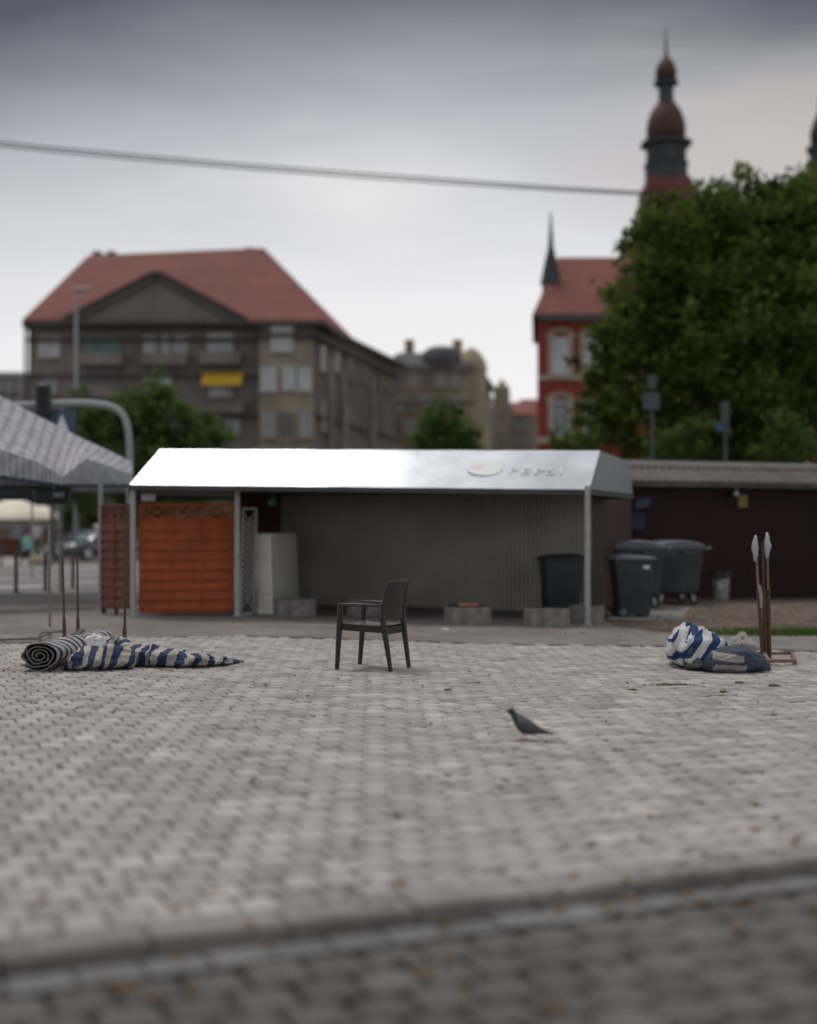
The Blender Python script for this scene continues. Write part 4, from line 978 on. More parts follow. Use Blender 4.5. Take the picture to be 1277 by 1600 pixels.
p = U(62, 884); b = MB(); n = 9; b.loft([[p + Vector((t * .45, math.cos(a) * .25 * q, .02 + abs(math.sin(a)) * .42 * q * random.uniform(.85, 1.1))) for a in [2 * math.pi * k / 10 for k in range(10)]] for t, q in ((-1, .5), (-.7, .9), (0, 1), (.7, .9), (1, .5))]); tagit(b.build('boulder', mat('boulder', (.30, .26, .18), .9)), 'pale yellowish boulder lying by the kerb across the street', 'boulder')

# ---------------------------------------------------------------- taxi
def build_car():
    p = U(150, 876); e = empty('taxi', (p.x, p.y, p.z), R(240), label='dark blue saloon taxi with lit roof sign parked across the street', cat='car')
    # local +x = front. length 4.6
    def ring(x, zb, zs, zt, wb, ws, wt):    # body section: bottom, shoulder, top
        return [Vector((x, y, z)) for y, z in ((-wb, zb), (-ws, zb + .12), (-ws, zs - .08), (-ws + .04, zs), (-wt, zt), (wt, zt), (ws - .04, zs), (ws, zs - .08), (ws, zb + .12), (wb, zb))]
    secs = [(2.30, .34, .52, .58, .55, .62, .5), (2.24, .24, .60, .66, .70, .78, .62), (2.0, .20, .68, .76, .80, .88, .72), (1.5, .20, .78, .86, .82, .91, .76), (.95, .20, .86, .93, .82, .92, .74), (.3, .20, .90, .95, .82, .92, .7), (-.9, .20, .92, .96, .82, .92, .7), (-1.6, .20, .92, .98, .82, .91, .74), (-2.0, .24, .90, .96, .80, .87, .7), (-2.25, .32, .82, .88, .70, .78, .6), (-2.3, .42, .7, .76, .6, .66, .5)]
    b = MB(); b.loft([ring(*s) for s in secs]); b.build('body', M['carpaint'], e, world=False, angle=40)
    b = MB(); gh = [(1.0, .92, .74, .93, .72), (.35, .94, .76, 1.36, .58), (.1, .95, .76, 1.42, .56), (-.8, .95, .76, 1.43, .56), (-1.1, .95, .76, 1.37, .56), (-1.75, .95, .74, .97, .7)]
    b.loft([[Vector((x, y, z)) for y, z in ((-w0, z0), (-w1 - .03, z1 - .05), (-w1 + .06, z1), (w1 - .06, z1), (w1 + .03, z1 - .05), (w0, z0))] for x, z0, w0, z1, w1 in gh]); b.build('windows', M['carglass'], e, world=False, angle=40)
    b = MB(); b.loft([[Vector((x, y, z)) for y, z in ((-w1, z1 - .03), (-w1 + .05, z1 + .015), (w1 - .05, z1 + .015), (w1, z1 - .03))] for x, z1, w1 in ((.38, 1.34, .58), (.1, 1.42, .57), (-.8, 1.43, .57), (-1.15, 1.36, .57))])
    for s in (-1, 1):
        b.bar((1.02, s * .74, .92), (.36, s * .6, 1.36), .05, .04); b.bar((-1.1, s * .6, 1.37), (-1.75, s * .73, .97), .08, .05); b.bar((-.35, s * .77, .95), (-.35, s * .6, 1.40), .06, .03)
    b.build('roof', M['carpaint'], e, world=False, angle=40)
    for x in (1.42, -1.4):
        for s in (-1, 1):
            c2 = Vector((x, s * .82, .32)); b = MB()
            rg = lambda rad, o: [c2 + Vector((rad * math.cos(a), o, rad * math.sin(a))) for a in [2 * math.pi * k / 24 for k in range(24)]]
            b.loft([rg(.22, -.1), rg(.31, -.1), rg(.32, -.06), rg(.32, .06), rg(.31, .1), rg(.22, .1)]); wo = b.build('wheel', M['rubber'], e, world=False, angle=40)
            b = MB(); b.loft([rg(.05, s * .115), rg(.20, s * .105), rg(.22, s * .09)]); b.build('rim', M['steel'], wo, world=False)
    for s in (-1, 1):
        b = MB(); b.loft([[Vector((x, s * y, z)) for y, z in ((.46, .56), (.78 - d, .58), (.80 - d, .69), (.50, .68))] for x, d in ((2.285, .06), (2.05, 0))]); b.build('headlight', M['steel'], e, world=False)
        b = MB(); b.cbox((.75, s * 1.0, 1.0), (.12, .2, .13), .03); b.build('mirror', M['carpaint'], e, world=False)
    b = MB(); b.box((2.30, 0, .60), (.04, .8, .11)); b.build('grille', M['steel'], e, world=False)
    b = MB(); b.box((2.325, 0, .42), (.03, .62, .12)); b.build('number_plate', M['whitecl'], e, world=False)
    b = MB(); b.cbox((2.26, 0, .27), (.12, 1.3, .10), .02); b.build('bumper', M['rubber'], e, world=False)
    b = MB(); b.cbox((-.15, 0, 1.51), (.22, .42, .13), .04); b.build('roof_sign', M['white'], e, world=False)
build_car()

# ---------------------------------------------------------------- people across the street
def person(px, py, label, shirt, pose, rz=0, h=1.72):
    p = U(px, py); e = empty('person', p, rz, label=label, cat='person', group='people by the stalls across the street')
    k = h / 1.72
    J = {'pel': (0, 0, .95), 'chest': (0, .0, 1.25), 'neck': (0, 0, 1.46), 'head': (0, .01, 1.58), 'top': (0, 0, 1.70)}
    for s, n_ in ((-1, 'L'), (1, 'R')):
        J['hip' + n_] = (s * .09, 0, .90); J['kn' + n_] = (s * .10, .03 + .05 * s, .50); J['an' + n_] = (s * .10, -.03 - .06 * s, .08); J['to' + n_] = (s * .11, .12 - .06 * s, .03)
        J['sh' + n_] = (s * .18, 0, 1.40); J['el' + n_] = (s * .25, -.02, 1.13); J['ha' + n_] = (s * .22, .14, .93)
    if pose == 'sit':
        for q in list(J):
            x, y, z = J[q]
            J[q] = (x, y, z - .48)
        for s, n_ in ((-1, 'L'), (1, 'R')):
            J['hip' + n_] = (s * .1, 0, .46); J['kn' + n_] = (s * .14, .42, .50); J['an' + n_] = (s * .14, .40, .08); J['to' + n_] = (s * .14, .52, .03)
    names = list(J); edges = [('pel', 'chest'), ('chest', 'neck'), ('neck', 'head'), ('head', 'top')]
    for n_ in 'LR': edges += [('pel', 'hip' + n_), ('hip' + n_, 'kn' + n_), ('kn' + n_, 'an' + n_), ('an' + n_, 'to' + n_), ('chest', 'sh' + n_), ('sh' + n_, 'el' + n_), ('el' + n_, 'ha' + n_)]
    rad = {'pel': .14, 'chest': .15, 'neck': .055, 'head': .10, 'top': .07, 'hip': .09, 'kn': .06, 'an': .045, 'to': .035, 'sh': .07, 'el': .045, 'ha': .04}
    me = bpy.data.meshes.new('body'); me.from_pydata([tuple(Vector(J[n_]) * k) for n_ in names], [(names.index(a), names.index(b2)) for a, b2 in edges], [])
    o = bpy.data.objects.new('body', me); COL.objects.link(o); sm = o.modifiers.new('s', 'SKIN'); o.modifiers.new('u', 'SUBSURF').levels = 1
    for i, n_ in enumerate(names):
        r_ = rad.get(n_, rad.get(n_[:-1])) * k; me.skin_vertices[0].data[i].radius = (r_, r_ * (.75 if n_ in ('pel', 'chest') else 1))
    me.skin_vertices[0].data[0].use_root = True
    dg = bpy.context.evaluated_depsgraph_get(); m2 = bpy.data.meshes.new_from_object(o.evaluated_get(dg)); o.modifiers.clear(); o.data = m2; m2.name = 'body'
    for m_ in (M['skin'], shirt, M['trouser'], M['hair']): m2.materials.append(m_)
    off = .48 if pose == 'sit' else 0
    for pl in m2.polygons:
        c_ = pl.center / k; z = c_.z + off
        pl.use_smooth = True
        if z > 1.63 or (z > 1.52 and c_.y < -.02): mi = 3
        elif z > 1.47: mi = 0
        elif z > .93 and not (z < 1.16 and abs(c_.x) > .19): mi = 1
        elif abs(c_.x) > .19 and z > .85 and c_.y > .02: mi = 0
        else: mi = 2
        pl.material_index = mi
    o.parent = e
    return e
person(58, 873, 'person in a lilac white shirt and dark trousers standing by the stalls', M['lilac'], 'stand', R(150))
person(43, 874, 'person in a teal shirt sitting low beside the bollard across the street', M['tealshirt'], 'sit', R(200))
person(30, 871, 'person in a blue shirt standing left of the person in teal', M['blueshirt'], 'stand', R(100), 1.66)
p = U(43, 874); b = MB(); b.cbox((p.x, p.y, p.z + .18), (.4, .4, .36), .03); tagit(b.build('stool', M['brown']), 'low stool under the person in teal', 'stool')
person(101, 868, 'person in dark clothes standing behind the taxi', M['navy'], 'stand', R(180), 1.75)
# cream tent, railing, hedge, stalls
p = U(35, 868); d = p.y + 4
e = empty('cream_parasol', (P(40, 800, d).x, d, G(-18)), label='large cream market parasol across the street beneath the striped canopy', cat='parasol')
b = MB(); c_ = P(25, 776, d); w1 = P(3, 808, d); b.lathe([(2.2, 0), (2.2, .03), (1.9, .35), (1.0, .85), (.05, 1.15)], 8, (P(22, 808, d).x, d, P(22, 812, d).z), rot=R(22)); b.build('canopy', M['tentcream'], e)
b = MB(); b.tube([(P(22, 808, d).x, d, G(-18)), (P(22, 808, d).x, d, P(22, 800, d).z + .3)], .04, 8); b.build('pole', M['steel'], e)
e2 = empty('cream_parasol', (P(68, 800, d + 3).x, d + 3, G(-18)), label='smaller cream parasol right of the large one across the street', cat='parasol')
b = MB(); b.lathe([(1.45, 0), (1.45, .03), (1.2, .25), (.6, .5), (.05, .72)], 8, (P(66, 808, d + 3).x, d + 3, P(66, 810, d + 3).z), rot=R(10)); b.build('canopy', M['tentcream'], e2)
b = MB(); b.tube([(P(66, 808, d + 3).x, d + 3, G(-18)), (P(66, 808, d + 3).x, d + 3, P(66, 800, d + 3).z + .3)], .04, 8); b.build('pole', M['steel'], e2)
p0, p1 = U(-60, 864), U(230, 864); e = empty('railing', (p0.x, p0.y, p0.z), label='dark red wooden railing running behind the people and taxi', cat='railing')
b = MB()
for z in (1.15, .75, .35): b.bar(p0 + Vector((0, 0, z)), p1 + Vector((0, 0, z)), .06, .10)
b.build('rails', M['redrail'], e)
for k in range(15): b = MB(); q = p0.lerp(p1, k / 14); b.bar(q, q + Vector((0, 0, 1.3)), .09, .09); b.build('post', M['redrail'], e)
for k, (px, w_) in enumerate(((8, 1.6), (24, 1.4))):
    q = U(px, 870); b = MB(); b.cbox(q + Vector((0, 0, .42)), (w_, .7, .8), .05); b.cbox(q + Vector((0, 0, .86)), (w_ + .2, .9, .06), .02); tagit(b.build('market_table', M['brown'] if k == 0 else M['wallgrey']), ('brown market table at the left edge across the street', 'grey market table beside the brown one across the street')[k], 'table')

# ---------------------------------------------------------------- signal pole, signs, wires
def curve_pts(pts, n=6):
    out_ = []
    for i in range(len(pts) - 1):
        p0 = pts[max(0, i - 1)]; p1 = pts[i]; p2 = pts[i + 1]; p3 = pts[min(len(pts) - 1, i + 2)]
        for k in range(n):
            t = k / n; out_.append(.5 * ((2 * p1) + (-p0 + p2) * t + (2 * p0 - 5 * p1 + 4 * p2 - p3) * t * t + (-p0 + 3 * p1 - 3 * p2 + p3) * t ** 3))
    return out_ + [pts[-1]]
D = 31.0; base = Vector(((203 - CX) / F * D, D, 0)); base.z = G(base.x)
e = empty('traffic_signal', base, label='grey traffic signal mast with curved arm rising behind the pavilion', cat='traffic signal')
b = MB(); b.tube([base] + curve_pts([P(203, 760, D), P(202, 690, D), P(196, 656, D), P(180, 638, D), P(150, 631, D), P(110, 630, D), P(40, 633, D), P(-30, 636, D)]), .085, 12); b.build('mast', M['pole'], e, smooth=True)
b = MB(); c_ = P(68, 627, D - .15); b.cbox(c_, (.34, .25, .84), .04); so_ = b.build('signal_head', M['bindark'], e)
for k in range(3):
    b = MB(); q = c_ + Vector((0, -.13, .26 - .26 * k)); b.tube([q, q + Vector((0, -.12, 0))], .11, 12); b.build('lens_hood', M['stoneblk'], so_)
p = P(97, 660, D); b = MB(); b.cbox(p, (.62, .04, .62), .02, ry=0); sg = b.build('direction_sign', M['signblue'], e)
b = MB(); b.add([p + Vector(v) for v in ((-.16, -.025, -.2), (.16, -.025, -.2), (0, -.025, .2))], [(0, 1, 2)]); b.build('symbol', M['white'], sg)
b = MB(); b.tube([P(97, 632, D), P(97, 650, D)], .025, 6); b.build('hanger', M['pole'], e)
# street lamp further behind, thin
D = 62.0; base = Vector(((119 - CX) / F * D, D, 0)); base.z = G(base.x)
e = empty('street_lamp', base, label='tall thin grey street lamp in front of the grey apartment house', cat='street lamp')
b = MB(); b.tube([base, P(119, 520, D), P(119, 462, D), P(122, 455, D), P(135, 452, D)], [.13, .09, .07, .06, .05], 8); b.build('pole', M['pole'], e)
b = MB(); b.cbox(P(128, 452, D), (.9, .35, .16), .05); b.build('lamp_head', M['pole'], e)
def sign_pole(px, ty, by, D, parts, label, name='road_sign'):
    base = Vector(((px - CX) / F * D, D, 0)); base.z = G(base.x); e = empty(name, base, label=label, cat='sign')
    b = MB(); b.tube([base, P(px, ty, D)], .045, 8); b.build('pole', M['darkpole'], e)
    for (x, y, w_, h_, m) in parts: b = MB(); b.cbox(P(x, y, D - .06), (w_ * D / F, .05, h_ * D / F), .03); b.build('panel', M[m], e)
sign_pole(1020, 585, 720, 40, ((1019, 597, 14, 22, 'darkpole'), (1018, 627, 26, 28, 'darkpole')), 'dark pole with two stacked plates in front of the big tree')
sign_pole(1134, 628, 720, 38, ((1133, 648, 13, 36, 'darkpole'), (1128, 668, 20, 12, 'signblue')), 'dark pole with a small bluish plate above the hut lamp')
D = 62
for dy in (0, 6):
    pts = [P(-400, 178 + dy, D), P(0, 222 + dy, D), P(300, 250 + dy, D + 1), P(640, 276 + dy, D + 2), P(1000, 300 + dy * .6, D + 3), P(1500, 318 + dy * .6, D + 4)]
    bb = MB(); bb.tube(curve_pts(pts), .042, 6); tagit(bb.build('overhead_cable', M['cable']), ('upper of the two dark cables crossing the sky', 'lower of the two dark cables crossing the sky')[dy > 0], 'cable', 'cables across the sky')

# ---------------------------------------------------------------- buildings
def plane_hit(px, py, a, c2, off):
    a2, t = Vector((a[0], a[1])), Vector((c2[0] - a[0], c2[1] - a[1])); n = Vector((t.y, -t.x)).normalized()
    if n.y > 0: n = -n
    a2 = a2 + n * off; dx = (px - CX) / F; u = (dx * a2.y - a2.x) / (t.x - dx * t.y); q = a2 + t * u
    return Vector((q.x, q.y, EYE + (HY - py) / F * q.y))
def window(parent, a, c2, px, py, w_, h_, pane='glass', fr='frame', name='window', bars=1, sill=True, off=.05):
    """centre at pixel, size in metres, on the facade a-c2"""
    c_ = plane_hit(px, py, a, c2, off); th = math.atan2(c2[1] - a[1], c2[0] - a[0]); T = Matrix.Translation(c_) @ Matrix.Rotation(th, 4, 'Z')
    b = MB(); b.T = T; fw = .11
    for s in (-1, 1): b.box((s * (w_ / 2 - fw / 2), 0, 0), (fw, .14, h_)); b.box((0, 0, s * (h_ / 2 - fw / 2)), (w_ - 2 * fw, .14, fw))
    for k in range(bars): b.box((-w_ / 2 + w_ * (k + 1) / (bars + 1), .0, 0), (.07, .10, h_ - 2 * fw))
    b.box((0, .0, h_ * .2), (w_ - 2 * fw, .08, .05))
    if sill: b.box((0, -.08, -h_ / 2 - .06), (w_ + .25, .34, .10))
    f = b.build(name, M[fr], parent); b = MB(); b.T = T; b.box((0, -.01, 0), (w_ - 2 * fw - .01, .04, h_ - 2 * fw - .01)); b.build('pane', M[pane], f); return f
def band(b, a, c2, z, th, out_, k0=0, k1=1):
    a, c2 = Vector((a[0], a[1])), Vector((c2[0], c2[1])); t = (c2 - a).normalized(); n = Vector((t.y, -t.x))
    if n.y > 0: n = -n
    p, q = a.lerp(c2, k0) + n * out_ / 2 * 1.0, a.lerp(c2, k1) + n * out_ / 2
    b.bar((p.x, p.y, z), (q.x, q.y, z), out_, th)
def build_house():
    z0 = -1.0; A = (P(45, 0, 100).x, 100); B = (P(412, 0, 100).x, 100); C = (P(488, 0, 99).x, 99); Dd = (P(618, 0, 124).x, 124)
    e = empty('apartment_house', (-22, 106, G(-22)), label='big old grey apartment house with steep red hipped roof and pediment', cat='house')
    EV = 17.9
    poly = [(A[0], 100), (B[0], 100), (B[0] + .01, 99), (C[0], 99), (Dd[0], 124), (Dd[0] - 10, 128), (A[0] - 2, 126)]
    b = MB(); b.prism(poly, z0, EV); b.build('wall', M['wallgrey'], e)
    # beige bay facing at the right
    b = MB(); b.slab([(P(405, 0, 98.9).x, 98.9, z0), (P(489, 0, 98.9).x, 98.9, z0), (P(489, 0, 98.9).x, 98.9, 16.2), (P(405, 0, 98.9).x, 98.9, 16.2)], .12); b.build('bay_facing', M['wallbeige'], e)
    b = MB()
    for z, o_ in ((16.4, .35), (13.6, .25), (10.4, .2), (7.4, .2)):
        band(b, (A[0], 100), (B[0], 100), z, .3, o_)
    band(b, (B[0], 99), C, 16.6, .35, .4); band(b, C, Dd, 16.6, .35, .4); band(b, C, Dd, 10.5, .25, .2)
    b.build('cornice', M['tiledark'], e)
    b = MB()    # roof
    e0 = Vector((P(34, 0, 98.8).x, 98.8, EV - .1)); e1 = Vector((P(508, 0, 98.2).x, 98.2, EV - .2)); e3 = Vector((e0.x - 2, 127, EV)); e2 = Vector((e1.x + 2.5, 116, EV))
    r0 = Vector((P(138, 0, 107).x, 107, P(0, 399, 107).z)); r1 = Vector((P(412, 0, 107).x, 107, P(0, 387, 107).z)); 
    b.add([e0, e1, e2, e3, r0, r1], [(0, 1, 5, 4), (1, 2, 5), (2, 3, 4, 5), (3, 0, 4)]); b.build('roof', M['tile'], e)
    b = MB(); b.slab([e0, e3, e2, e1], .35) if False else b.prism([(e0.x, e0.y), (e1.x, e1.y), (e2.x, e2.y), (e3.x, e3.y)], EV - .55, EV - .22); b.build('eaves', M['tiledark'], e)
    # wing roof
    wn = Vector((-(Dd[1] - C[1]), Dd[0] - C[0], 0)).normalized(); wn = -wn if wn.x > 0 else wn
    f0 = Vector((C[0] + .7, C[1] + 3, EV)); f1 = Vector((Dd[0] + .9, Dd[1] + 1, EV - .1)); g0 = f0 + wn * 5.5 + Vector((0, 0, 3.2)); g1 = f1 + wn * 5.5 + Vector((0, 0, 2.2)); h0 = f0 + wn * 11; h1 = f1 + wn * 11
    b = MB(); b.add([f0, f1, g0, g1, h0, h1], [(0, 1, 3, 2), (2, 3, 5, 4), (1, 5, 3), (0, 2, 4)]); b.build('wing_roof', M['tile'], e)
    b = MB(); b.bar(f0 - Vector((0, 0, .2)), f1 - Vector((0, 0, .2)), .5, .4); b.build('wing_eaves', M['tiledark'], e)
    # pediment
    pa, pb, pc = P(112, 489, 98.4), P(372, 491, 98.4), P(245, 434, 98.4); pa.z = pb.z = EV - .25
    bk = Vector((0, 8, 0)); b = MB(); b.add([pa, pb, pc], [(0, 1, 2)]); b.add([pa + Vector((0, .3, 0)), pb + Vector((0, .3, 0)), pc + Vector((0, .3, 0))], [(0, 2, 1)]); b.build('pediment', M['wallgrey'], e)
    b = MB(); b.bar(pa + Vector((-.5, 0, -.1)), pc + Vector((0, 0, .18)), .9, .35, up=(0, 1, 0)); b.bar(pb + Vector((.5, 0, -.1)), pc + Vector((0, 0, .18)), .9, .35, up=(0, 1, 0)); b.bar(pa + Vector((-.4, 0, -.15)), pb + Vector((.4, 0, -.15)), .7, .3); b.build('pediment_cornice', M['tiledark'], e)
    ap = pc + Vector((0, 6.0, .3)); b = MB(); b.add([pa + Vector((-.6, -.3, .1)), pc + Vector((0, -.3, .4)), pc + Vector((0, 7, .4)), pa + Vector((-.6, 3, .1))], [(0, 1, 2, 3)]); b.add([pb + Vector((.6, -.3, .1)), pc + Vector((0, -.3, .4)), pc + Vector((0, 7, .4)), pb + Vector((.6, 3, .1))], [(0, 1, 2, 3)]); b.build('gable_roof', M['tile'], e)
    for px in (150, 172, 300, 390): b = MB(); q = P(px, 395, 107.5); b.box((q.x, q.y + .5, q.z - .5), (.7, .7, 2.0 if px == 390 else 1.4)); b.build('chimney', M['wallgrey'], e)
    fa, fc = A, B
    win = [(77, 541, 1.7, 1.6, 'curtain'), (160, 540, 2.9, 1.7, 'teal'), (238, 540, 1.4, 1.6, 'curtain'), (258, 540, 1.4, 1.6, 'curtain'), (279, 540, 1.4, 1.6, 'curtain'), (344, 537, 2.0, 1.7, 'curtain'),
           (155, 588, 3.1, 1.4, 'glass_recess'), (237, 596, 1.3, 1.2, 'curtain'), (256, 596, 1.3, 1.2, 'curtain'), (345, 606, 1.7, 1.3, 'curtain'), (362, 660, 1.6, 2.0, 'glass'), (340, 660, 1.2, 2.2, 'glass_recess'), (77, 600, 1.5, 1.6, 'glass'), (200, 650, 1.5, 1.8, 'glass')]  # wide dark pane paints the shade inside the loggia recess
    for px, py, w_, h_, pn in win: window(e, fa, fc, px, py, w_, h_, pn, 'frame' if pn == 'curtain' else 'wallgrey', bars=2 if w_ > 2.2 else 1)
    fb, fd = (B[0], 98.78), (C[0], 98.78)
    for px, py, w_, h_, pn in ((441, 528, 1.7, 2.0, 'curtain'), (420, 592, 1.3, 1.8, 'curtain'), (453, 590, 1.2, 1.8, 'curtain'), (475, 592, 1.2, 1.8, 'curtain'), (420, 662, 1.2, 2.1, 'glass'), (448, 665, 1.2, 2.2, 'glass_recess'), (478, 662, 1.2, 2.2, 'glass')): window(e, fb, fd, px, py, w_, h_, pn, 'frame' if pn == 'curtain' else 'wallbeige')
    for k, (px, py, w_, h_, pn) in enumerate(((505, 560, 1.4, 2.2, 'glass'), (527, 562, 1.3, 2.2, 'curtain'), (548, 575, 1.3, 2.0, 'glass_recess'), (568, 580, 1.4, 1.9, 'glass'), (590, 590, 1.4, 1.9, 'glass_recess'), (606, 596, 1.2, 1.8, 'glass'), (508, 650, 1.5, 2.6, 'glass_recess'), (540, 655, 1.6, 2.4, 'glass'), (570, 655, 1.7, 2.4, 'glass_recess'), (598, 655, 1.4, 2.2, 'glass'))): window(e, C, Dd, px, py, w_, h_, pn, 'wallbeige')
    b = MB()
    for px in (516, 537, 582): q = plane_hit(px, 600, C, Dd, .1); b.box((q.x, q.y, 9.5), (1.0, .3, 12.0), rz=math.atan2(Dd[1] - C[1], Dd[0] - C[0]))
    b.build('pilasters', M['wallbeige'], e)
    # loggia balconies with parapet; the yellow blind
    q = P(348, 590, 99.2); b = MB(); b.slab([q + Vector((-1.55, -.7, -.45)), q + Vector((1.55, -.7, -.45)), q + Vector((1.55, .5, .5)), q + Vector((-1.55, .5, .5))], .05); b.box(q + Vector((0, -.72, -.55)), (3.1, .04, .25)); b.build('yellow_blind', M['yellow'], e)
    for px, py, w_ in ((345, 637, 3.6), (158, 612, 3.4), (345, 560, 3.2), (160, 562, 3.4), (258, 562, 3.6)):
        q = P(px, py, 99.3); b = MB(); b.box(q, (w_, 1.2, .9)); b.build('balcony', M['wallgrey'], e)
    q = P(55, 556, 99.5); b = MB(); b.tube([P(40, 640, 99.6), P(40, 500, 99.6)], .12, 6); b.build('downpipe', M['slate'], e)
build_house()
def build_second():
    e = empty('tenement_house', (2, 132, G(2)), label='beige tenement with dark mansard roof right of the grey apartment house', cat='house')
    A = (P(606, 0, 130).x, 130); B = (P(742, 0, 130).x, 130); C = (P(768, 0, 150).x, 150)
    EV = P(0, 572, 130).z
    b = MB(); b.prism([A, B, C, (A[0], 152)], -1, EV); b.build('wall', M['walltan'], e)
    b = MB(); mz = P(0, 548, 130).z
    b.loft([[Vector((x, y, EV)) for x, y in ((A[0] - .3, 129.6), (B[0] + .3, 129.6), (C[0] + .3, 150), (A[0] - .3, 152))], [Vector((x, y, mz)) for x, y in ((A[0] + 1, 131.5), (B[0] - 2.3, 131.5), (C[0] - 2.5, 149), (A[0] + 1, 150))]]); b.build('mansard_roof', M['slate'], e)
    b = MB(); q = P(690, 0, 130.3); b.lathe([(2.2, EV), (2.2, EV + .8), (1.9, EV + 1.6), (1.1, EV + 2.1), (.2, EV + 2.2)], 8, (q.x, 131.2, 0), rot=R(22)); b.build('turret_roof', M['slate'], e)
    b = MB(); q = P(737, 0, 131); b.lathe([(1.5, -1), (1.5, EV - .5), (1.7, EV - .4), (1.5, EV + .6), (.9, EV + 1.6), (.1, EV + 2.1)], 12, (q.x, 131.3, 0)); b.build('corner_turret', M['walltan'], e)
    for px in (640, 715): b = MB(); q = P(px, 548, 134); b.box((q.x, q.y, q.z), (1, 1, 2.2)); b.build('chimney', M['walltan'], e)
    b = MB(); band(b, A, B, EV - .2, .5, .5); band(b, A, B, EV - 3.6, .3, .3); band(b, B, C, EV - .2, .5, .5); b.build('cornice', M['wallgrey'], e)
    for py in (592, 630, 668):
        for px in (622, 645, 668, 690, 712): window(e, A, B, px, py, 1.1, 1.7, 'glass' if (px + py) % 3 else 'glass_recess', 'wallbeige')
    for py, px in ((605, 748), (640, 750), (675, 750), (610, 760), (645, 760)): window(e, B, C, px, py, 1.6, 1.8, 'glass_recess', 'wallbeige')
build_second()
def simple_house(name, x0, x1, ytop, D, m, mr, label, rtop=None):
    A = (P(x0, 0, D).x, D); B = (P(x1, 0, D).x, D); EV = P(0, ytop, D).z; e = empty(name, ((A[0] + B[0]) / 2, D + 4, G(A[0])), label=label, cat='house')
    b = MB(); b.prism([A, B, (B[0], D + 9), (A[0], D + 9)], -2, EV); b.build('wall', M[m], e)
    rt = EV + (rtop or 2.5); b = MB(); b.add([(A[0] - .3, D - .4, EV), (B[0] + .3, D - .4, EV), (B[0] + .3, D + 9.4, EV), (A[0] - .3, D + 9.4, EV), (A[0] + .3, D + 4.5, rt), (B[0] - .3, D + 4.5, rt)], [(0, 1, 5, 4), (1, 2, 5), (2, 3, 4, 5), (3, 0, 4), (3, 2, 1, 0)]); b.build('roof', M[mr], e)
    py = ytop + 14
    while py < 700:
        px = x0 + 10
        while px < x1 - 5: window(e, A, B, px, py, 1.1, 1.7, 'glass', 'wallbeige'); px += 16
        py += 26
    return e
simple_house('town_house', 764, 800, 640, 165, 'wallgrey', 'slate', 'narrow grey house in the gap between the beige tenement and the brick church', 2)
simple_house('town_house', 796, 838, 648, 175, 'wallbeige', 'tile', 'small pale house with reddish roof just left of the brick church', 2.2)
simple_house('town_house', 815, 870, 634, 195, 'stone', 'tile', 'distant cream house peeping above the small pale house', 1.5)
simple_house('town_house', -60, 44, 588, 125, 'wallgrey', 'slate', 'low grey house at the left edge beside the red roofed apartment house', 1)
D = 150; q = P(785, 0, D); b = MB(); b.prism([(q.x - .9, D), (q.x + .9, D), (q.x + .9, D + 1.8), (q.x - .9, D + 1.8)], -1, P(0, 606, D).z); zt = P(0, 606, D).z; b.lathe([(1.2, zt), (.6, zt + .6), (.05, zt + 1.2)], 4, (q.x, D + .9, 0), rot=R(45)); tagit(b.build('chimney_stack', M['wallbeige']), 'tall narrow beige stack rising in the gap left of the brick church', 'chimney')

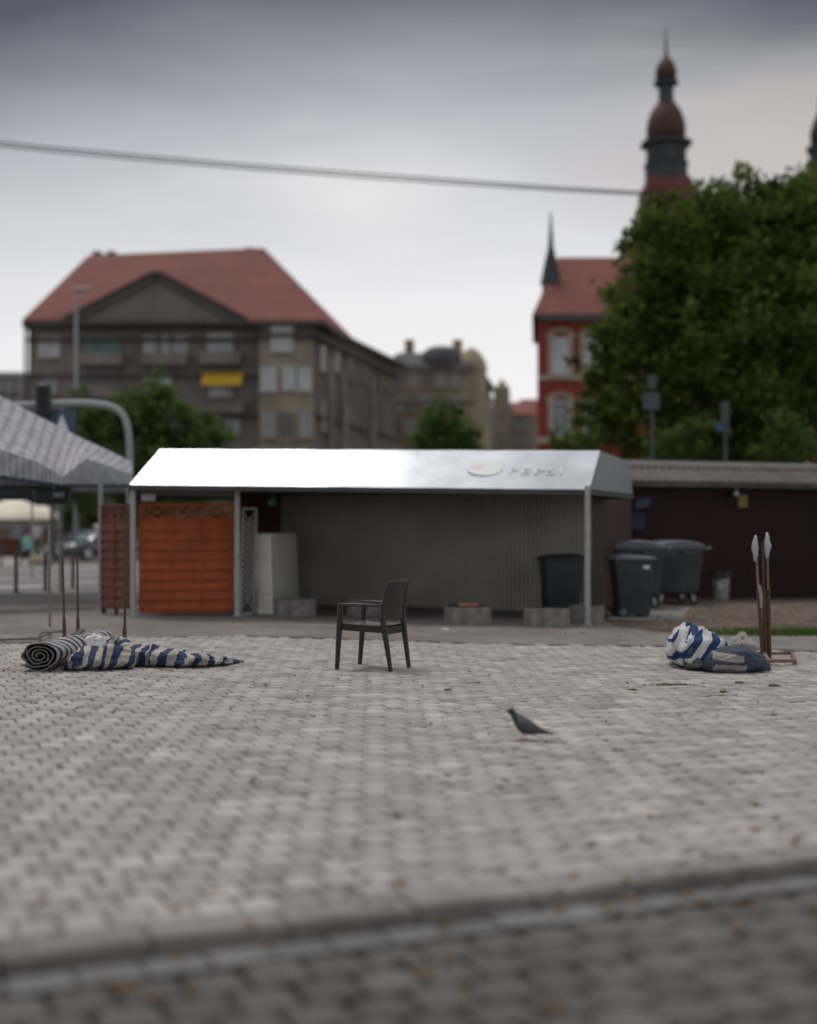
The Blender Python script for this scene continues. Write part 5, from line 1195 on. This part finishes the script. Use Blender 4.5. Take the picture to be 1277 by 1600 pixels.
M['domebase'] = mat('tower_brick', (.12, .038, .032), .85, .25, 1)
def build_church():
    e = empty('brick_church', (14, 95, G(14)), label='red brick building with red tiled roofs and onion topped tower', cat='church')
    A = (P(840, 0, 85).x, 85); B = (P(1120, 0, 85).x, 85); EV = P(0, 494, 85).z
    b = MB(); A2 = P(842, 0, 97).x; b.prism([A, B, (B[0], 97), (A2, 97)], -1, EV); b.build('wall', M['brick'], e)
    b = MB(); r0 = P(872, 402, 90); r1 = P(1120, 402, 90); r1.z = r0.z
    b.add([(A[0] - .4, 84.5, EV), (B[0], 84.5, EV), (B[0], 97.4, EV), (A2 - .4, 97.4, EV), r0, r1], [(0, 1, 5, 4), (1, 2, 5), (2, 3, 4, 5), (3, 0, 4)]); b.build('roof', M['tile'], e)
    b = MB(); band(b, A, B, EV - .15, .45, .7); b.build('cornice', M['tiledark'], e)
    b = MB(); band(b, A, B, P(0, 590, 85).z, .3, .15); band(b, A, B, P(0, 688, 85).z, .4, .2); b.build('stone_band', M['stone'], e)
    b = MB(); q = P(861, 0, 88); zt = P(0, 404, 88).z; b.lathe([(.6, EV), (.6, EV + 2.6), (.75, EV + 2.7), (.45, zt - .3), (.2, zt + .8), (.12, zt + 2), (.04, zt + 3.2)], 8, (q.x, 88, 0)); b.build('pinnacle', M['copper'], e)
    for py, px in ((555, 876), (655, 876), (555, 926), (655, 926)): 
        f = window(e, A, B, px, py, 1.15, 2.4 if py < 600 else 2.5, 'curtain' if py < 600 else 'glass', 'frame', bars=1)
        c_ = plane_hit(px, py, A, B, .06); b = MB()
        for s in (-1, 1): b.box(c_ + Vector((s * .74, 0, -.1)), (.18, .2, 2.6))
        n = 7; zc = 1.22
        for k in range(n): a = math.pi * (k + .5) / n; b.box(c_ + Vector((-.72 * math.cos(a), 0, zc + .45 * math.sin(a))), (.42, .2, .26), ry=0)
        b.build('window_surround', M['stone'], e)
    # higher transverse roof behind rising to the tower
    b = MB(); q0 = P(930, 0, 96); q1 = P(1005, 0, 98); pts = [P(925, 430, 96), P(1010, 325, 98), P(1150, 300, 98), P(1250, 430, 96)]
    z0 = EV - .5; b.add([Vector((pts[0].x, 95, z0)), Vector((pts[3].x, 95, z0)), Vector((pts[3].x, 108, z0)), Vector((pts[0].x, 108, z0)), Vector((pts[1].x, 101, pts[1].z)), Vector((pts[2].x, 101, pts[1].z))], [(0, 1, 5, 4), (1, 2, 5), (2, 3, 4, 5), (3, 0, 4)]); b.build('nave_roof', M['tile'], e)
    b = MB(); b.prism([(pts[0].x + .4, 95.5), (pts[3].x - .4, 95.5), (pts[3].x - .4, 107.5), (pts[0].x + .4, 107.5)], -1, z0); b.build('nave_wall', M['brick'], e)
    # tower
    D = 101; px2m = D / F; cx = P(1041, 0, D).x; zf = lambda y: P(0, y, D).z
    b = MB(); hw = 37 * px2m; b.prism([(cx - hw, D - hw), (cx + hw, D - hw), (cx + hw, D + hw), (cx - hw, D + hw)], -1, zf(300)); b.loft([[Vector((cx + sx * h_, D + sy * h_, z)) for sx, sy in ((-1, -1), (1, -1), (1, 1), (-1, 1))] for h_, z in ((37 * px2m, zf(300)), (30 * px2m, zf(282)))]); b.build('tower', M['domebase'], e)
    b = MB(); prof = [(31, 284), (31, 262), (33, 260), (33, 256), (29, 254), (29, 232), (38, 228), (38, 223), (30, 221)]; b.lathe([(r_ * px2m * 1.08, zf(y)) for r_, y in prof], 8, (cx, D, 0), rot=R(22.5)); b.build('lantern', M['copper'], e)
    for k in range(8):
        a = R(45 * k + 0); b = MB(); b.T = Matrix.Translation((cx, D, zf(244))) @ Matrix.Rotation(a, 4, 'Z'); b.box((0, -29.6 * px2m, 0), (.6, .1, .8)); b.build('lantern_opening', M['glass_recess'], e)
    b = MB(); prof = [(30, 221), (31, 205), (29, 190), (24, 176), (17, 165), (12, 158)]; b.lathe([(r_ * px2m, zf(y)) for r_, y in prof], 16, (cx, D, 0)); b.build('dome', M['domered'], e, smooth=True)
    b = MB(); prof = [(12, 158), (12, 136), (20, 132), (20, 128), (12, 126)]; b.lathe([(r_ * px2m, zf(y)) for r_, y in prof], 8, (cx, D, 0)); b.build('upper_lantern', M['copper'], e)
    b = MB(); prof = [(16, 126), (17, 112), (13, 100), (7, 92), (3, 86), (2, 70), (.6, 40)]; b.lathe([(r_ * px2m, zf(y)) for r_, y in prof], 12, (cx, D, 0)); b.build('spire', M['domered'], e, smooth=True)
build_church()
def build_turret():
    D = 101; px2m = D / F; cx = P(1287, 0, D).x; zf = lambda y: P(0, y, D).z; e = empty('church_turret', (cx, D, G(cx)), label='second dark church turret cut off by the right edge of the picture', cat='church tower')
    hw = 20 * px2m; b = MB(); b.prism([(cx - hw, D - hw), (cx + hw, D - hw), (cx + hw, D + hw), (cx - hw, D + hw)], -1, zf(270)); b.build('tower', M['brick'], e)
    b = MB(); b.lathe([(r_ * px2m, zf(y)) for r_, y in ((22, 270), (22, 240), (27, 236), (27, 230), (19, 228))], 8, (cx, D, 0)); b.build('lantern', M['copper'], e)
    b = MB(); b.lathe([(r_ * px2m, zf(y)) for r_, y in ((19, 228), (21, 208), (16, 190), (10, 178), (8, 170), (8, 155), (4, 140), (1, 110))], 12, (cx, D, 0)); b.build('dome', M['domered'], e, smooth=True)
build_turret()

# ---------------------------------------------------------------- trees
def tree(name, D, blobs, m, label, leaf=.16, dens=900, trunk_px=None, tr=.3, group='trees behind the stalls', seed=1):
    """blobs: (px, py, r_px, depth offset); crown = leaf faces spread through the blobs' volumes"""
    rnd = random.Random(seed); x0 = P(trunk_px, 0, D).x; e = empty(name, (x0, D, G(x0)), label=label, cat='tree', group=group)
    b = MB(); V = []; Fc = []; tone = []; k_ = D / F; tops = []
    for (px, py, rp, do) in blobs:
        c_ = P(px, py, D + do); r = rp * (D + do) / F; tops.append(c_); n = int(dens * r ** 2.2)
        clumps = [(Vector((rnd.gauss(0, 1), rnd.gauss(0, 1), rnd.gauss(0, 1))).normalized() * (rnd.random() ** .35) * r, rnd.random()) for _ in range(max(8, int(22 * r)))]
        for i in range(n):
            cc, ct = clumps[rnd.randrange(len(clumps))]
            q = c_ + cc + Vector((rnd.gauss(0, .14), rnd.gauss(0, .14), rnd.gauss(0, .11))) * r
            d = Vector((rnd.gauss(0, 1), rnd.gauss(0, 1), rnd.gauss(0, .8))).normalized(); f = d.cross(Vector((rnd.random(), rnd.random(), 1))).normalized(); s = leaf * rnd.uniform(.6, 1.3)
            j = len(V); V += [q - d * s, q + f * s * .55, q + d * s, q - f * s * .55]; Fc.append((j, j + 1, j + 2, j + 3)); tv = min(1, max(0, .62 * ct + .38 * rnd.random())); tone += [tv] * 4
    b.v = V; b.f = Fc; b.mi = [0] * len(Fc); b.tone = tone
    off = parent_world(e); me = bpy.data.meshes.new('crown'); me.from_pydata([tuple(off @ v) for v in V], [], Fc); me.materials.append(M[m]); at = me.attributes.new('tone', 'FLOAT', 'POINT'); at.data.foreach_set('value', tone)
    o = bpy.data.objects.new('crown', me); COL.objects.link(o); o.parent = e
    b = MB(); base = Vector((x0, D, G(x0) - .1)); zc = min(t.z for t in tops); hub = Vector((x0, D, max(1.5, zc * .6))); b.tube([base, base.lerp(hub, .5) + Vector((.1, 0, 0)), hub], [tr * 1.3, tr, tr * .8], 10); b.build('trunk', M['bark'], e)
    b = MB()
    for t in tops[:10]: b.tube([hub, hub.lerp(t, .5) + Vector((rnd.uniform(-.3, .3), 0, .3)), t], [tr * .5, tr * .3, tr * .1], 6)
    b.build('limbs', M['bark'], e)
    return e
tree('tree', 50, [(1130, 400, 120, 0), (1230, 380, 115, 1), (1060, 400, 85, -1), (1160, 325, 62, 1), (1235, 320, 50, 0), (1075, 330, 42, 0), (1280, 330, 55, 1), (1310, 420, 120, 0), (1010, 470, 75, -1), (1100, 520, 110, -2), (1210, 520, 120, -2), (1290, 560, 100, -2), (960, 560, 62, -2), (1020, 590, 85, -2), (1130, 620, 95, -3), (1240, 640, 90, -3), (950, 620, 50, -3), (940, 670, 50, -3), (1010, 670, 60, -3), (1090, 690, 60, -3), (1190, 700, 60, -3), (975, 500, 40, -1), (1000, 380, 38, 0), (1020, 340, 28, 0), (1170, 450, 120, 3), (1240, 560, 120, 3), (1080, 600, 100, 3), (1260, 660, 70, 1), (1000, 520, 60, 2)],
     'leaf_dark', 'huge dark green leafy tree towering behind the hut at the right', leaf=.17, dens=420, trunk_px=1130, tr=.5, seed=3)
tree('tree', 44, [(1060, 690, 38, 0), (1100, 680, 36, 0), (1030, 705, 30, 0), (1080, 715, 40, 0)], 'leaf_mid', 'lighter green bushy tree behind the hut between the two signs', leaf=.11, dens=900, trunk_px=1075, tr=.12, seed=5)
tree('tree', 42, [(1225, 672, 34, 0), (1210, 705, 38, 0), (1250, 700, 36, 0)], 'leaf_mid', 'lighter green rounded bush top at the right edge behind the hut', leaf=.10, dens=1000, trunk_px=1225, tr=.12, seed=6)
tree('tree', 62, [(240, 650, 62, 0), (180, 655, 55, 0), (135, 645, 38, 0), (300, 668, 50, 0), (340, 685, 38, 0), (150, 680, 45, -1), (210, 690, 60, -1), (270, 700, 60, -1), (240, 626, 30, 0), (110, 680, 35, 0), (190, 740, 60, -1), (270, 750, 60, -1), (120, 750, 50, -1)], 'leaf_mid', 'wide dark green tree before the grey apartment house behind the curved mast', leaf=.17, dens=330, trunk_px=200, tr=.3, seed=8)
tree('tree', 80, [(690, 650, 34, 0), (672, 680, 38, 0), (715, 680, 38, 0), (740, 695, 26, 0), (690, 705, 40, 0), (650, 690, 24, 0)], 'leaf_mid', 'small light green tree standing before the beige tenement', leaf=.17, dens=300, trunk_px=690, tr=.16, seed=9)
tree('tree', 66, [(128, 790, 40, 0), (150, 810, 30, 0), (110, 800, 34, 0), (220, 790, 50, 0), (300, 790, 50, 0), (360, 790, 40, 0), (420, 780, 30, 0)], 'leaf_dark', 'dark hedge like tree seen through the gap behind the taxi', leaf=.15, dens=420, trunk_px=160, tr=.2, seed=11)
tree('tree', 72, [(880, 690, 26, 0), (868, 700, 22, 0), (905, 690, 24, 0)], 'leaf_mid', 'small green tree in front of the lower window of the brick church', leaf=.15, dens=320, trunk_px=882, tr=.12, seed=12)
